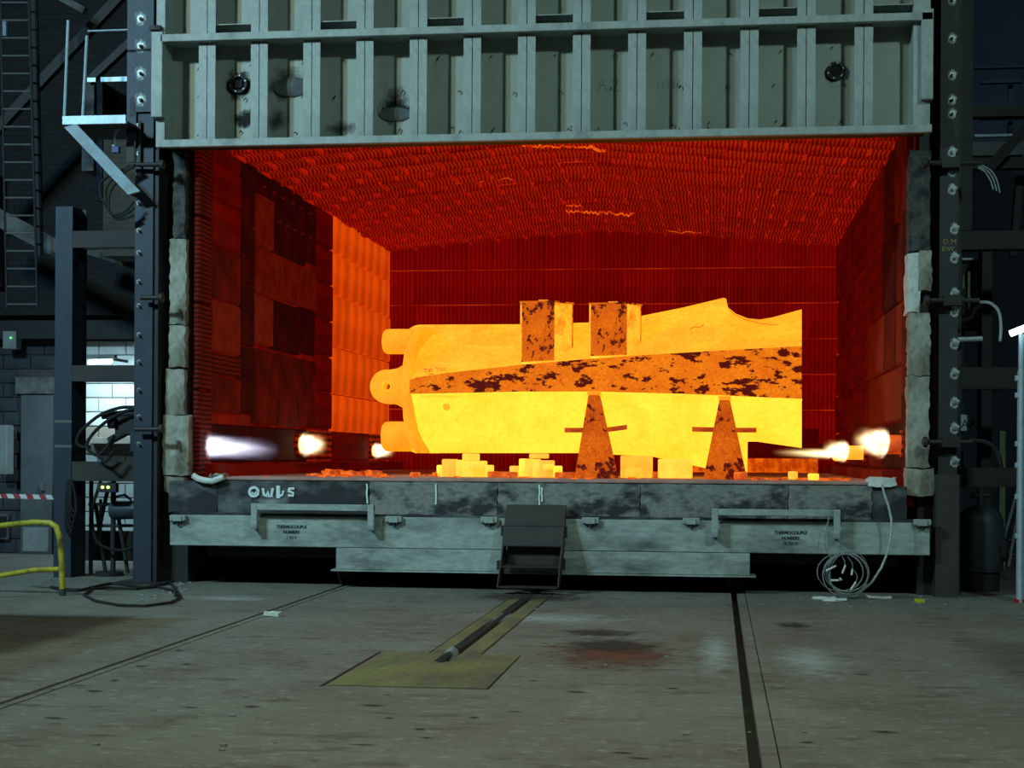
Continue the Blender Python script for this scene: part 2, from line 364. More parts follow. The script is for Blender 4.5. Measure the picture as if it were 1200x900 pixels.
def flame_mat(name, core, edge, s):
    t = NT(name); t.n.remove(t.b)
    tc = t.node('ShaderNodeTexCoord'); sep = t.node('ShaderNodeSeparateXYZ'); t.link(tc.outputs['Object'], sep.inputs[0])
    X, Y_, Z = sep.outputs                                    # x: -1 nozzle .. 1 tip
    prog = t.math('MULTIPLY_ADD', X, .5, .5)
    rad = t.math('SQRT', t.math('ADD', t.math('MULTIPLY', Y_, Y_), t.math('MULTIPLY', Z, Z)))
    mp = t.node('ShaderNodeMapping'); mp.inputs['Scale'].default_value = (1.2, 2.4, 2.4); t.link(tc.outputs['Object'], mp.inputs[0])
    nz = t.noise(mp.outputs[0], 1.6, 5, .6)
    env = t.math('SUBTRACT', 1.0, t.math('DIVIDE', rad, t.math('MULTIPLY_ADD', prog, -.25, .95)))
    env = t.math('ADD', env, t.math('MULTIPLY', t.math('SUBTRACT', nz, .52), .9))
    env = t.math('MULTIPLY', env, t.math('POWER', t.math('SUBTRACT', 1.0, prog, clamp=True), .8))
    env = t.math('MAXIMUM', env, 0.0)
    sph = t.math('MULTIPLY', t.math('SUBTRACT', 1.0, rad, clamp=True), 3.0, clamp=True)
    env = t.math('MULTIPLY', env, sph)
    em = t.node('ShaderNodeEmission'); t.link(t.mix(t.math('MULTIPLY', env, 2.5, clamp=True), edge, core), em.inputs[0])
    t.link(t.math('MULTIPLY', t.math('MULTIPLY', env, env), s), em.inputs[1])
    t.link(em.outputs[0], t.out.inputs['Volume'])
    return t.m

# ================================================================== SETTING
H = 1.32                        # hearth height
XL, XR, YF, YB = -6.40, 2.25, 19.0, 30.7
ZC, ZRID = 5.62, 5.98           # lining height at the side walls and at the ridge
XM = (XL + XR) / 2

# ---- floor: slabs with real slots for the rails and the cable channel
base_floor = struct(bx('floor', M['pit'], -26, 16, -2, 40, -0.5, -0.09), 'worn grey concrete shop floor with rail slots')
RL0, RL1, RR0, RR1 = -4.545, -4.415, .175, .245
CH0, CH1 = -2.165, -2.035
def slab(x0, x1, y0, y1, mat='floor', z=0.0, name='slab'): return bx(name, M[mat], x0, x1, y0, y1, -0.1, z, base_floor)
slab(-26, RL0, -2, 40); slab(RL0 + .035, RL1 - .03, -2, 40, z=-.004, name='rail_head')
slab(RL1, RR0, -2, 10.735); slab(RL1, -2.67, 10.735, 40); slab(-2.67, CH0, 12.61, 40); slab(CH1, -1.54, 12.61, 40); slab(-1.54, RR0, 10.735, 40)
slab(RR1, .335, -2, 40, z=-.003); slab(.343, 16, -2, 40)
# yellow plate and strips
pl = MB().prism([(-2.66, 10.75, -.1), (-1.55, 10.75, -.1), (-1.55, 12.6, -.1), (CH1, 12.6, -.1), (CH1, 12.1, -.1), (CH0, 12.1, -.1), (CH0, 12.6, -.1), (-2.66, 12.6, -.1)], (0, 0, .106)).build('channel_cover_plate', M['yel_plate'], base_floor)
bx('channel_strip', M['yel_plate'], -2.285, CH0 - .002, 12.63, 18.4, -.02, .005, base_floor)
bx('channel_strip', M['yel_plate'], CH1 + .002, -1.875, 12.63, 18.4, -.02, .005, base_floor)
bx('strip_edge', M['black'], -1.873, -1.862, 12.63, 18.4, -.02, .006, base_floor)
bx('strip_edge', M['black'], -2.296, -2.287, 12.63, 18.4, -.02, .006, base_floor)
bx('plate_edge', M['black'], -2.71, -2.685, 10.7, 12.62, -.02, .004, base_floor)
def decal_floor(px, py, rx, ry, mat, name, z=.004):
    p = atZ(px, py, 0); n = 24
    d = MB(); d.add([(p.x + rx * math.cos(2 * math.pi * i / n), p.y + ry * math.sin(2 * math.pi * i / n), z) for i in range(n)], [tuple(range(n))])
    d.build(name, M[mat], base_floor)
decal_floor(720, 767, .75, 1.3, 'rust_stain', 'stain'); decal_floor(716, 757, .6, .8, 'dark_stain', 'stain', .006)
decal_floor(930, 733, .25, .4, 'dark_stain', 'stain'); decal_floor(700, 742, .5, .5, 'dark_stain', 'stain', .005)
decal_floor(948, 775, .42, 1.5, 'white_stain', 'stain'); decal_floor(640, 725, 1.2, .9, 'white_stain', 'stain', .003)
decal_floor(838, 765, .22, 2.2, 'white_stain', 'stain', .005); decal_floor(270, 702, .7, .5, 'white_stain', 'stain', .005)
decal_floor(620, 700, 1.0, .8, 'dark_stain', 'stain', .007)
for k in range(34):
    px, py = random.uniform(20, 1150), random.uniform(745, 890)
    decal_floor(px, py, random.uniform(.05, .14), random.uniform(.02, .07), 'dark_stain', 'stain', .002 + k * 1e-4)

# unseen blocks added beside the bay to cast the dark patches on the floor
struct(bx('shadow_block_left', M['block'], -15.0, -7.3, 3.0, 12.9, -.02, 2.77), 'unseen block added to shade the floor at the left of the bay')
struct(bx('shadow_block_right', M['block'], 3.55, 9.0, 3.0, 11.6, -.02, 3.2), 'unseen block added to shade the floor at the right of the bay')

# ---- furnace lining (walls, vault), tiles are parts of their wall
def tile_mesh(sx, sy, d=.06, ch=.022):           # module face looking to -Y, centred on x and z
    a, b = sx / 2, sy / 2; r = lambda q, y: [(-a + q, y, -b + q), (a - q, y, -b + q), (a - q, y, b - q), (-a + q, y, b - q)]
    vs = r(0, d) + r(0, ch) + r(ch, 0)
    fs = [(8, 9, 10, 11)] + [(k + i, k + (i + 1) % 4, k + 4 + (i + 1) % 4, k + 4 + i) for k in (0, 4) for i in range(4)]
    me = bpy.data.meshes.new('lining_module'); me.from_pydata(vs, [], fs); me.update(); return me
def tile(me, mat, loc, rot, parent, name='lining_module', scale=None):
    o = bpy.data.objects.new(name, me); COL.objects.link(o); o.parent = parent
    o.location = Vector(loc) - wloc(parent); o.rotation_euler = rot
    if scale: o.scale = scale
    if not me.materials: me.materials.append(mat)
    elif me.materials[0] != mat: o.material_slots[0].link = 'OBJECT'; o.material_slots[0].material = mat
    return o

wall_back = struct(bx('wall_back', M['seam'], XL - .4, XR + .4, YB, YB + .4, H - .3, 6.6), 'dark red pleated lining at the back of the furnace')
zrows = [1.30, 1.82, 2.50, 3.18, 3.86, 4.54, 5.22]
tw = (XR - XL) / 17
me_b = tile_mesh(tw - .006, .68 - .022, ch=.014); me_b0 = tile_mesh(tw - .006, .52 - .022, ch=.014)
for r in range(len(zrows)):
    for c in range(17):
        x = XL + (c + .5) * tw
        if r < 6:
            z0, z1 = zrows[r], zrows[r + 1]
            tile(me_b0 if r == 0 else me_b, M['lin_back'], (x, YB - .06 + random.uniform(-.012, .012), (z0 + z1) / 2), (0, 0, 0), wall_back)
        else:                                     # top row meets the vault
            xa, xb = x - tw / 2 + .003, x + tw / 2 - .003
            zt = lambda q: ZRID - (ZRID - ZC) * abs(q - XM) / (XR - XM) + .02
            MB().prism([(xa, YB - .06, 5.232), (xb, YB - .06, 5.232), (xb, YB - .06, zt(xb)), (xa, YB - .06, zt(xa))], (0, .06, 0)).build('lining_module', M['lin_back'], wall_back)
# brick ledge low on the back wall, right side
for r in range(3):
    for c in range(7):
        x = -1.05 + c * .48 + (.24 if r % 2 else 0)
        if x + .47 > XR: continue
        bx('ledge_block', M['lin_red'] if r else M['brick_org'], x, x + .465, YB - 1.6, YB - 1.2, H + r * .27, H + r * .27 + .258, wall_back, .01)

ceil = MB().prism([(XL - .4, YF + .43, ZC + .04), (XM, YF + .43, ZRID + .07), (XR + .4, YF + .43, ZC + .04), (XR + .4, YF + .43, 6.7), (XL - .4, YF + .43, 6.7)], (0, YB - YF - .05, 0)).build('ceiling', M['seam'])
struct(ceil, 'glowing red fibre-lined vault of the furnace')
slope = math.atan2(ZRID - ZC, XR - XM); half = (XR - XM) / math.cos(slope)
NT_, NR = 8, 19; ts, tl = half / NT_, (YB - YF - .1) / NR
me_c = tile_mesh(ts - .024, tl - .03, .06, .03)
for r in range(NR):
    off = .5 if r % 2 else 0.0; rowz = random.uniform(-.022, .022); rowt = random.uniform(-.035, .035)
    for c in range(2 * NT_ + (1 if r % 2 else 0)):
        t_ = (c + .5 - off - NT_) * ts
        sg_ = 0 if abs(t_) < .01 else (1 if t_ > 0 else -1)
        x = XM + t_ * math.cos(slope); z = ZRID - abs(t_) * math.sin(slope) - (.02 if sg_ == 0 else 0)
        y = YF + .12 + (r + .5) * tl
        wob = .012 * math.sin(y * 2.1 + x * 1.3) + random.uniform(-.010, .010) + rowz
        tile(me_c, M['lin_top'], (x, y, z + .005 + wob), (Matrix.Rotation(sg_ * slope, 3, 'Y') @ Matrix.Rotation(-math.pi / 2 + rowt, 3, 'X')).to_euler(), ceil)
def ragged(px0, px1, py0, py1, Z, n, parent, rad=.02):
    pts = []
    for i in range(n + 1):
        t_ = i / n; p = atZ(px0 + (px1 - px0) * t_, py0 + (py1 - py0) * t_ + random.uniform(-1, 1) * 1.6, Z); pts.append((p.x, p.y, Z + random.uniform(-.02, .015)))
    MB().tube(pts, rad, 5).build('torn_seam', M['crack'], parent)
ragged(612, 690, 171, 173, 5.86, 30, ceil, .012); ragged(690, 708, 172, 176, 5.86, 8, ceil, .022)
ragged(664, 742, 248, 251, 5.88, 30, ceil, .016); ragged(664, 680, 240, 242, 5.88, 8, ceil, .012)
ragged(480, 600, 218, 209, ZC + .2, 30, ceil, .006); ragged(780, 960, 270, 283, ZC + .2, 30, ceil, .008)

wall_left = struct(bx('wall_left', M['seam_dim'], XL - .55, XL - .06, YF + .42, YB, H - .03, ZC + .3), 'furnace side wall with patched scorched panels')
def lpanel(y0, y1, z0, z1, mat, out=0.0, name='lining_panel', parent=None):
    parent = parent or wall_left
    me = tile_mesh(y1 - y0 - .02, z1 - z0 - .02, .08, .025)
    return tile(me, M[mat], (XL + .02 + out - .02, (y0 + y1) / 2, (z0 + z1) / 2), (0, 0, R(90)), parent, name)
def zl(px, py): return atX(px, py, XL).z
ZB = 2.02                                         # top of the burner course
cY = [19.45, 20.05, 20.95, 21.5, 22.45, 24.85, 26.0, 30.62]
# pleated front return and first columns
for k in range(4): lpanel(cY[0] - .42, cY[0] + .10, H + k * 1.08, H + (k + 1) * 1.08, 'lin_pleat', .03)
for (a, b, m) in ((188, 231, 'lin_red'), (231, 288, 'lin_red'), (288, 350, 'lin_drip'), (350, 412, 'lin_brown'), (412, 440, 'lin_pleat'), (440, 484, 'lin_drip')):
    lpanel(cY[0] + .12, cY[2] - .12, zl(252, b), zl(252, a), m, random.uniform(0, .03))
lpanel(cY[0] + .12, cY[2] - .12, zl(252, 188), ZC, 'lin_red')
for (a, b) in ((190, 260), (260, 330), (330, 404), (404, 485)): lpanel(cY[2] - .1, cY[3], zl(282, b), zl(282, a), 'lin_dark')
lpanel(cY[2] - .1, cY[3], zl(282, 190), ZC, 'lin_dark')
lpanel(cY[3], cY[4] - .1, zl(296, 222), ZC, 'lin_dark'); lpanel(cY[3], cY[4] - .1, zl(296, 285), zl(296, 222), 'lin_brown', .03)
lpanel(cY[4] - .1, cY[5] - .6, zl(330, 300), ZC, 'lin_dark'); lpanel(cY[5] - .6, cY[5], zl(356, 305), ZC, 'lin_dark', .01)
lpanel(cY[3], cY[4] - .1, zl(296, 342), zl(296, 285), 'lin_brown', .035); lpanel(cY[4] - .1, cY[5], zl(330, 352), zl(330, 300), 'lin_brown', .03)
lpanel(cY[3], cY[4] - .1, zl(296, 402), zl(296, 343), 'lin_brown', .03); lpanel(cY[4] - .1, cY[5] - .9, zl(330, 412), zl(330, 353), 'lin_dark'); lpanel(cY[5] - .9, cY[5], zl(356, 415), zl(356, 358), 'lin_dark')
for k in range(3):
    ya = cY[3] + (cY[5] - cY[3]) / 3 * k; yb = cY[3] + (cY[5] - cY[3]) / 3 * (k + 1)
    rough(lpanel(ya, yb, ZB, zl(330, 413) - .02, 'lin_drip', .02), 3, .02, k)
zz = [ZB + i * (ZC - ZB) / 6 for i in range(7)]
for k in range(6): lpanel(cY[5], cY[6], zz[k], zz[k + 1], 'lin_red', random.uniform(0, .02))
ozs = [1.98, 2.62, 3.42, 4.30, 5.0, ZC]
oys = [cY[6] + i * (cY[7] - cY[6]) / 7 for i in range(8)]
for r in range(5):
    for c in range(7): lpanel(oys[c], oys[c + 1], ozs[r], ozs[r + 1], 'lin_org', random.uniform(0, .03))
# burner course and curb
for (a, b, m) in ((19.5, 21.4, 'lin_dark'), (21.4, 24.4, 'lin_dark'), (24.4, 25.9, 'lin_port'), (25.9, 28.9, 'lin_red'), (28.9, 30.6, 'lin_port')):
    lpanel(a, b, H + .16, ZB - .02, m, .03 if m == 'lin_port' else 0)
bx('curb', M['lin_red'], XL - .06, XL + .3, YF + .3, YB, H - .1, H + .15, wall_left)
for (py, n, y0, y1) in ((200, 6, 21.5, 24.6), (232, 6, 21.6, 24.6), (262, 5, 22.4, 24.6)):      # anchor pins
    for k in range(n):
        y = y0 + (y1 - y0) * (k + .5) / n; z = zl(330, py)
        MB().cyl((XL, y, z), (XL + .05, y, z), .018, 6).build('anchor_pin', M['lin_brown'], wall_left)

wall_right = struct(bx('wall_right', M['seam_dim'], XR + .06, XR + .55, YF + .42, YB, H - .03, ZC + .3), 'dark red panelled side wall of the furnace')
def rpanel(y0, y1, z0, z1, mat, out=0.0):
    me = tile_mesh(y1 - y0 - .025, z1 - z0 - .025, .08, .025)
    return tile(me, M[mat], (XR - out, (y0 + y1) / 2, (z0 + z1) / 2), (0, 0, R(-90)), wall_right, 'lining_panel')
ry = [19.6, 20.6, 22.0, 24.1, 27.2, 30.62]; rz = [H + .12, 2.05, 2.75, 3.55, 4.55, ZC]
rm = [['lin_dark', 'lin_dark', 'lin_red', 'lin_red', 'lin_red'], ['lin_brown', 'lin_brown', 'lin_brown', 'lin_red', 'lin_red'], ['lin_brown', 'lin_drip', 'lin_brown', 'lin_red', 'lin_red'],
      ['lin_drip', 'lin_dark', 'lin_red', 'lin_red', 'lin_red'], ['lin_drip', 'lin_dark', 'lin_red', 'lin_red', 'lin_red']]
for r in range(5):
    for c in range(5): rpanel(ry[c], ry[c + 1], rz[r], rz[r + 1], rm[r][c], random.uniform(0, .04))
for k in range(4): rpanel(YF + .12, 19.58, H + k * 1.08, H + (k + 1) * 1.08, 'lin_drip' if k % 2 else 'lin_dark', .05)
bx('curb', M['lin_red'], XR - .3, XR + .06, YF + .3, YB, H - .1, H + .13, wall_right)

# ---- front shell and jambs
xl0 = at(176, 400, 19.0).x; xr1 = at(1102, 400, 19.0).x
wf = struct(bx('wall_front', M['black'], xl0, XL - .10, 19.02, 19.42, 0, 7.4), 'sooty steel front of the furnace')
bx('front_plate', M['black'], XR + .08, xr1, 19.02, 19.42, 0, 7.4, wf)
bx('foundation', M['black'], XL - .6, XL - .08, 19.42, YB, 0, H - .31, wf); bx('foundation', M['black'], XR + .08, XR + .6, 19.42, YB, 0, H - .31, wf); bx('foundation', M['black'], XL - .6, XR + .6, YB, YB + .4, 0, H - .31, wf)
bx('front_plate', M['black'], XL - .10, XR + .08, 19.06, 19.42, ZC + .02, 7.4, wf)
bx('casing', M['black'], XL - .62, XL - .56, 19.42, YB + .46, H - .3, 6.8, wf); bx('casing', M['black'], XR + .56, XR + .62, 19.42, YB + .46, H - .3, 6.8, wf); bx('casing', M['black'], XL - .56, XR + .56, YB + .41, YB + .46, 0, 6.8, wf)
bx('casing', M['black'], XL - .7, XR + .62, YF + .4, YB + .8, 6.72, 6.9, wf)
def jamb(name, label, segs, Y):
    p0 = at((segs[0][0] + segs[0][1]) / 2, 560, Y); e = bpy.data.objects.new(name, None); COL.objects.link(e); e.location = (p0.x, Y, H - .1); struct(e, label)
    for i, (a, b, c, d, m, dep) in enumerate(segs):
        o = pbox('refractory_block', M[m], a, b, c, d, Y + .02 * (i % 2), dep, e, 0)
        rough(o, 4, .012, i + len(name))
jamb('trim_1', 'crusted pale refractory edge at the left of the furnace mouth', [(203, 217, 178, 279, 'jamb_dark', .35), (199, 218, 280, 380, 'jamb', .33), (198, 217, 381, 430, 'jamb', .33), (194, 216, 432, 486, 'jamb', .33), (191, 221, 487, 557, 'jamb', .38), (192, 217, 558, 577, 'jamb', .3)], 18.9)
jamb('trim_2', 'crusted pale refractory edge at the right of the furnace mouth', [(1066, 1090, 176, 294, 'jamb_dark', .35), (1064, 1078, 297, 366, 'fibre', .36), (1077, 1092, 293, 340, 'jamb', .33), (1066, 1090, 366, 440, 'jamb', .33), (1065, 1089, 441, 548, 'jamb', .33), (1063, 1095, 549, 581, 'jamb', .38)], 18.8)
for (px, py0, py1, s) in ((1075, 300, 365, 0),):
    pass

# ================================================================== FURNACE DOOR (raised)
YD = 18.5; YP = 18.82
pb = at(640, 159.5, YD)
zbot = pb.z
door = thing('furnace_door', 'raised grey steel furnace door with vertical ribs and sight ports', 'furnace door', (XM, YP, zbot))
xd0 = at(183, 160, YD).x; xd1 = at(1092, 160, YD).x; ztop = zbot + 2.6
zrail = at(640, 32, YD - .08).z
bx('bottom_rail', M['door'], xd0, xd1, YD - .02, YD + .06, zbot - .045, zbot + .045, door, .006)
bx('bottom_seal', M['black'], xd0 + .05, xd1 - .05, YD + .06, YP + .12, zbot - .005, zbot + .045, door)
bx('cross_rail', M['door'], xd0 + .08, xd1 - .005, YD - .10, YD, zrail - .045, zrail + .045, door, .006)
cx = [at(242.5 + i * (1012 - 242.5) / 12, 100, YD).x for i in range(13)]
cx = [cx[0] + i * (cx[12] - cx[0]) / 12 for i in range(13)]
fwid = .104
for i, x in enumerate(cx):
    for s in (-1, 1):
        m = MB(); xa, xb = (x - fwid, x - .005) if s < 0 else (x + .005, x + fwid)
        m.box(xa, xb, YD, YD + .014, zbot + .046, ztop)
        m.box(*((x - .017, x - .005) if s < 0 else (x + .005, x + .017)), YD + .0135, YP, zbot + .046, ztop)
        m.build('rib', M['door'], door)
edges = [xd0 + .07] + cx + [xd1 - .07]
for i in range(14):
    bx('panel', M['door_panel'], edges[i] - (.004 if i else 0), edges[i + 1] - .006, YP, YP + .05, zbot + .046, ztop, door)
    if i % 2 == 1 or i == 13:
        zs = zrail + .17
        bx('shelf_stiffener', M['door'], edges[i] + (.02 if i else .05), edges[i + 1] - .02, YD + .03, YP, zs, zs + .012, door)
    zs = zrail - .13
    bx('shelf_stiffener', M['door'], edges[i] + .02, edges[i + 1] - .02, YD + .02, YP, zrail - .02, zrail - .008, door)
for (xa, xb, a, b) in ((177, 190, 37, 137), (1080, 1094, 10, 116)):
    pbox('end_bracket', M['door'], xa, xb, a, b, YD - .1, .3, door, .006)
for (xa, xb) in ((183, 193), (1070, 1090)):
    x0, x1 = at(xa, 100, YD).x, at(xb, 100, YD).x
    bx('end_rib', M['door'], x0, x1, YD, YP + .05, zbot + .046, ztop, door)
bx('end_cap', M['girder'], at(177, 0, YD).x, at(190, 0, YD).x, YD - .06, YD + .2, at(185, 36, YD).z, at(185, 31, YD).z, door)
def scorch(px, py, rx, rz_, mat, Y, parent, name='scorch_mark'):
    p = at(px, py, Y); n = 28
    MB().add([(p.x + rx * math.cos(2 * math.pi * i / n), p.y, p.z + rz_ * math.sin(2 * math.pi * i / n)) for i in range(n)], [tuple(range(n))]).build(name, M[mat], parent, origin=p)
scorch(280, 99, .26, .26, 'scorch', YP - .004, door); scorch(336, 97, .36, .30, 'scorch_soft', YP - .004, door); scorch(337, 104, .34, .16, 'scorch', YP - .006, door)
scorch(290, 139, .30, .16, 'scorch', YP - .005, door); scorch(463, 131, .30, .20, 'scorch', YP - .005, door); scorch(462, 120, .25, .3, 'scorch_soft', YP - .003, door)
scorch(400, 150, .3, .12, 'scorch_soft', YP - .004, door); scorch(979, 84, .17, .17, 'scorch', YP - .004, door); scorch(325, 140, .2, .2, 'scorch_soft', YP - .003, door)
def port(px, py, r, parent, square=False):
    p = at(px, py, YP); m = MB(); n = 18
    ring = lambda q, y: [(p.x + q * math.cos(2 * math.pi * i / n), y, p.z + q * math.sin(2 * math.pi * i / n)) for i in range(n)]
    m.rings([ring(r * .72, YP - .02), ring(r * .72, YP - .05), ring(r, YP - .05), ring(r * 1.04, YP + .01)], False)
    o = m.build('sight_port', M['drk'], parent, smooth=True)
    h = MB()
    if square: h.box(p.x - r * .42, p.x + r * .42, YP - .028, YP - .008, p.z - r * .42, p.z + r * .42)
    else: h.cyl((p.x, YP - .03, p.z), (p.x, YP - .005, p.z), r * .72, 18)
    h.build('port_hole', M['rubber'], o)
    for k in range(6):
        a_ = k * math.pi / 3 + .3
        q = Vector((p.x + r * .86 * math.cos(a_), YP - .05, p.z + r * .86 * math.sin(a_)))
        MB().cyl(q, q + Vector((0, -.012, 0)), .012, 6).build('bolt', M['bolt'], o)
port(280, 99, .115, door, True); port(979, 84, .105, door)
p = at(342, 102, YP)                                   # dished oval cover, scorched
MB().rings([[(p.x + q * 1.9 * math.cos(2 * math.pi * i / 20), YP - y, p.z + q * math.sin(2 * math.pi * i / 20)) for i in range(20)] for q, y in ((.125, -.01), (.12, .015), (.07, .04), (.02, .045))]).build('oval_cover', M['girder'], door, smooth=True)
p = at(463, 134, YP)
MB().rings([[(p.x + q * 1.9 * math.cos(2 * math.pi * i / 20), YP - y, p.z + q * .8 * math.sin(2 * math.pi * i / 20)) for i in range(20)] for q, y in ((.11, -.01), (.105, .015), (.05, .03), (.01, .032))]).build('oval_cover', M['girder'], door, smooth=True)
rn = random.Random(3); studs = MB()
for i in range(13):
    for k in range(4):
        x = rn.uniform(edges[i] + .17, edges[i + 1] - .14) if i else edges[1] - .2
        z = zbot + (.12, .18, .62, 1.02)[k] + rn.uniform(-.03, .03); z2 = z - rn.uniform(.01, .05)
        studs.tube([(x, YP + .002, z), (x + .005, YP - .03, z), (x - .015, YP - .035, z2)], .006, 5)
so = studs.build('anchor_studs', M['rubber'], door); so['kind'] = 'stuff'
DIG = {'A': [[(0, 1), (.45, 0), (1, 1)], [(.2, .6), (.85, .55)]], '2': [[(.1, .25), (.5, 0), (.85, .25), (.1, 1), (1, .95)]], '1': [[(.5, 0), (.45, 1)]], '6': [[(.8, 0), (.2, .6), (.3, 1), (.8, .95), (.8, .6), (.25, .65)]],
       '3': [[(.1, .05), (.8, .1), (.35, .45), (.85, .75), (.1, 1)]], '9': [[(.8, .45), (.2, .4), (.3, .05), (.8, .1), (.7, 1)]]}
def chalk(st, px, py, wpx, hpx, step, Y, r, mat, parent):
    for k, ch in enumerate(st):
        m = MB()
        for ln in DIG[ch]: m.tube([at(px + k * step + a * wpx, py + b * hpx, Y) for a, b in ln], r, 5, flat=.3)
        m.build('chalk_digit', M[mat], parent)
chalk('A2', 701, 91, 10, 16, 15, YP - .003, .005, 'faint', door); chalk('16396', 769, 94, 4.5, 9, 5.8, YP - .003, .0045, 'faint', door)

# ================================================================== FURNACE CAR with hearth
YC = 18.6
x0c, x1c = at(199, 620, YC).x, at(1090, 630, YC).x
zc0, zc1 = at(640, 645, YC).z, at(640, 608, YC).z
car = thing('furnace_car', 'low grey steel furnace car carrying the blackened refractory hearth', 'rail car', (XM, 22, 0))
bx('base_beam', M['car_steel'], x0c, x1c, YC, YC + .25, zc0, zc1, car, .008)
zl0, zl1 = at(640, 671, YC).z, zc0 - .004
bx('lower_beam', M['car_steel'], at(394, 655, YC).x, at(879, 655, YC).x, YC - .012, YC + .3, zl0, zl1, car, .008)
bx('beam_flange', M['car_steel'], at(388, 665, YC).x, at(886, 668, YC).x, YC - .02, YC + .32, zl0 - .02, zl0, car)
bx('beam_ledge', M['hearth_dark'], x0c + .1, x1c - .1, YC + .03, YC + .3, zc1 + .001, zc1 + .03, car)
bx('chassis', M['black'], x0c + .3, x1c - .3, YC + .51, YB - .3, zl0 + .1, H - .05, car)
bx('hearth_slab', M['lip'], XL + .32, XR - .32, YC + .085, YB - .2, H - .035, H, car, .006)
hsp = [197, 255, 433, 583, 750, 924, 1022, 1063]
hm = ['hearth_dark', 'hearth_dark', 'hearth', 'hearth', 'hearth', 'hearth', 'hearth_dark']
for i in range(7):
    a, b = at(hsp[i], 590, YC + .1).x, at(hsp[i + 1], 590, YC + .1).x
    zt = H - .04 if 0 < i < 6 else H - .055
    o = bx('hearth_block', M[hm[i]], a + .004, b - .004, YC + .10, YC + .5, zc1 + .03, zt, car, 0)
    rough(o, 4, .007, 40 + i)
for (a, b, c, d) in ((294, 438, 591, 621), (834, 985, 597, 631)):
    Yh = YC - .14; e0, e1 = at(a, 605, Yh).x, at(b, 605, Yh).x; zt, zb = at((a + b) / 2, c, Yh).z, at((a + b) / 2, d, Yh).z
    m = MB().box(e0, e1, Yh, Yh + .05, zt - .075, zt)
    h = m.build('handle_bar', M['car_steel'], car, .004)
    for (u, v) in ((e0, e0 + .075), (e1 - .075, e1)):
        MB().box(u, v, Yh - .006, Yh + .06, zb, zt + .004).box(u, v, Yh + .06, YC, zb, zb + .1).build('handle_leg', M['car_steel'], h, .004)
for px in (208, 461, 573, 692, 810, 1081):
    p = at(px, 607 + (px - 200) * .006, YC - .05)
    l = bx('lug', M['car_steel'], p.x - .10, p.x + .10, YC - .06, YC + .03, p.z - .035, p.z + .035, car, .006)
    bx('lug_pad', M['car_steel'], p.x - .055, p.x + .055, YC - .075, YC - .055, p.z - .04, p.z + .03, l, .004)
    MB().cyl((p.x, YC - .03, p.z - .036), (p.x, YC - .03, p.z - .075), .032, 6).build('bolt', M['black'], l)
def stencil(px, py, lines):
    for k, (s, sz) in enumerate(lines): text('stencil_lettering', s, sz, M['ink'], at(px, py + k * 6.4, YC - .002), car, .0006, sx=.92, bold=.0022)
stencil(341.5, 617.5, [('THERMOCOUPLE', .052), ('NUMBERS', .050), ('1 TO 9', .046)])
stencil(926.5, 624.5, [('THERMOCOUPLE', .052), ('NUMBERS', .050), ('10 TO 17', .046)])
# white painted letters on the hearth face: o w L s
def stroke(pts, r, name='painted_letter'):
    q = [at(a, b, YC + .082) for a, b in pts]
    MB().tube(q, r, 8, flat=.25).build(name, M['white'], car, smooth=True)
stroke([(297.5 + 5.2 * math.cos(a), 576.5 + 5.2 * math.sin(a)) for a in [i * math.pi / 8 for i in range(17)]], .017)
stroke([(295, 577), (298, 579), (300.5, 576)], .010)
stroke([(308, 572), (309.5, 580), (312, 582), (314, 576), (315, 582), (318, 582), (319.5, 572)], .017)
stroke([(326, 569), (326, 584)], .024); stroke([(326, 582), (331, 580), (332, 575)], .014)
stroke([(345, 572.5), (338, 573), (337.5, 575), (344, 578), (343.5, 581), (337.5, 580.5)], .015)
for (x, a, b) in ((430, 567, 590), (511, 567, 591), (632, 568, 592), (635, 571, 588)):
    q = [at(x + random.uniform(-.6, .6), a + (b - a) * i / 5, YC + .084) for i in range(6)]
    MB().tube(q, .011, 6, flat=.3).build('paint_drip', M['white'], car)
scorch(318, 588, .32, .10, 'white_stain', YC + .085, car, 'paint_haze'); scorch(447, 611, .05, .15, 'white_stain', YC - .003, car, 'paint_haze'); scorch(817, 622, .05, .13, 'white_stain', YC - .003, car, 'paint_haze')
for X_ in (-4.48, .21):
    w_ = MB(); w_.lathe((X_ - .09, 19.15, .36), (X_ + .09, 19.15, .36), [(0, .36), (.18, .36), (.25, .30), (.9, .29), (1, .27)], 22)
    w_.build('wheel', M['black'], car, smooth=True)
    bx('axle_box', M['black'], X_ - .14, X_ + .14, 18.95, 19.35, .34, zl0 + .12, car)

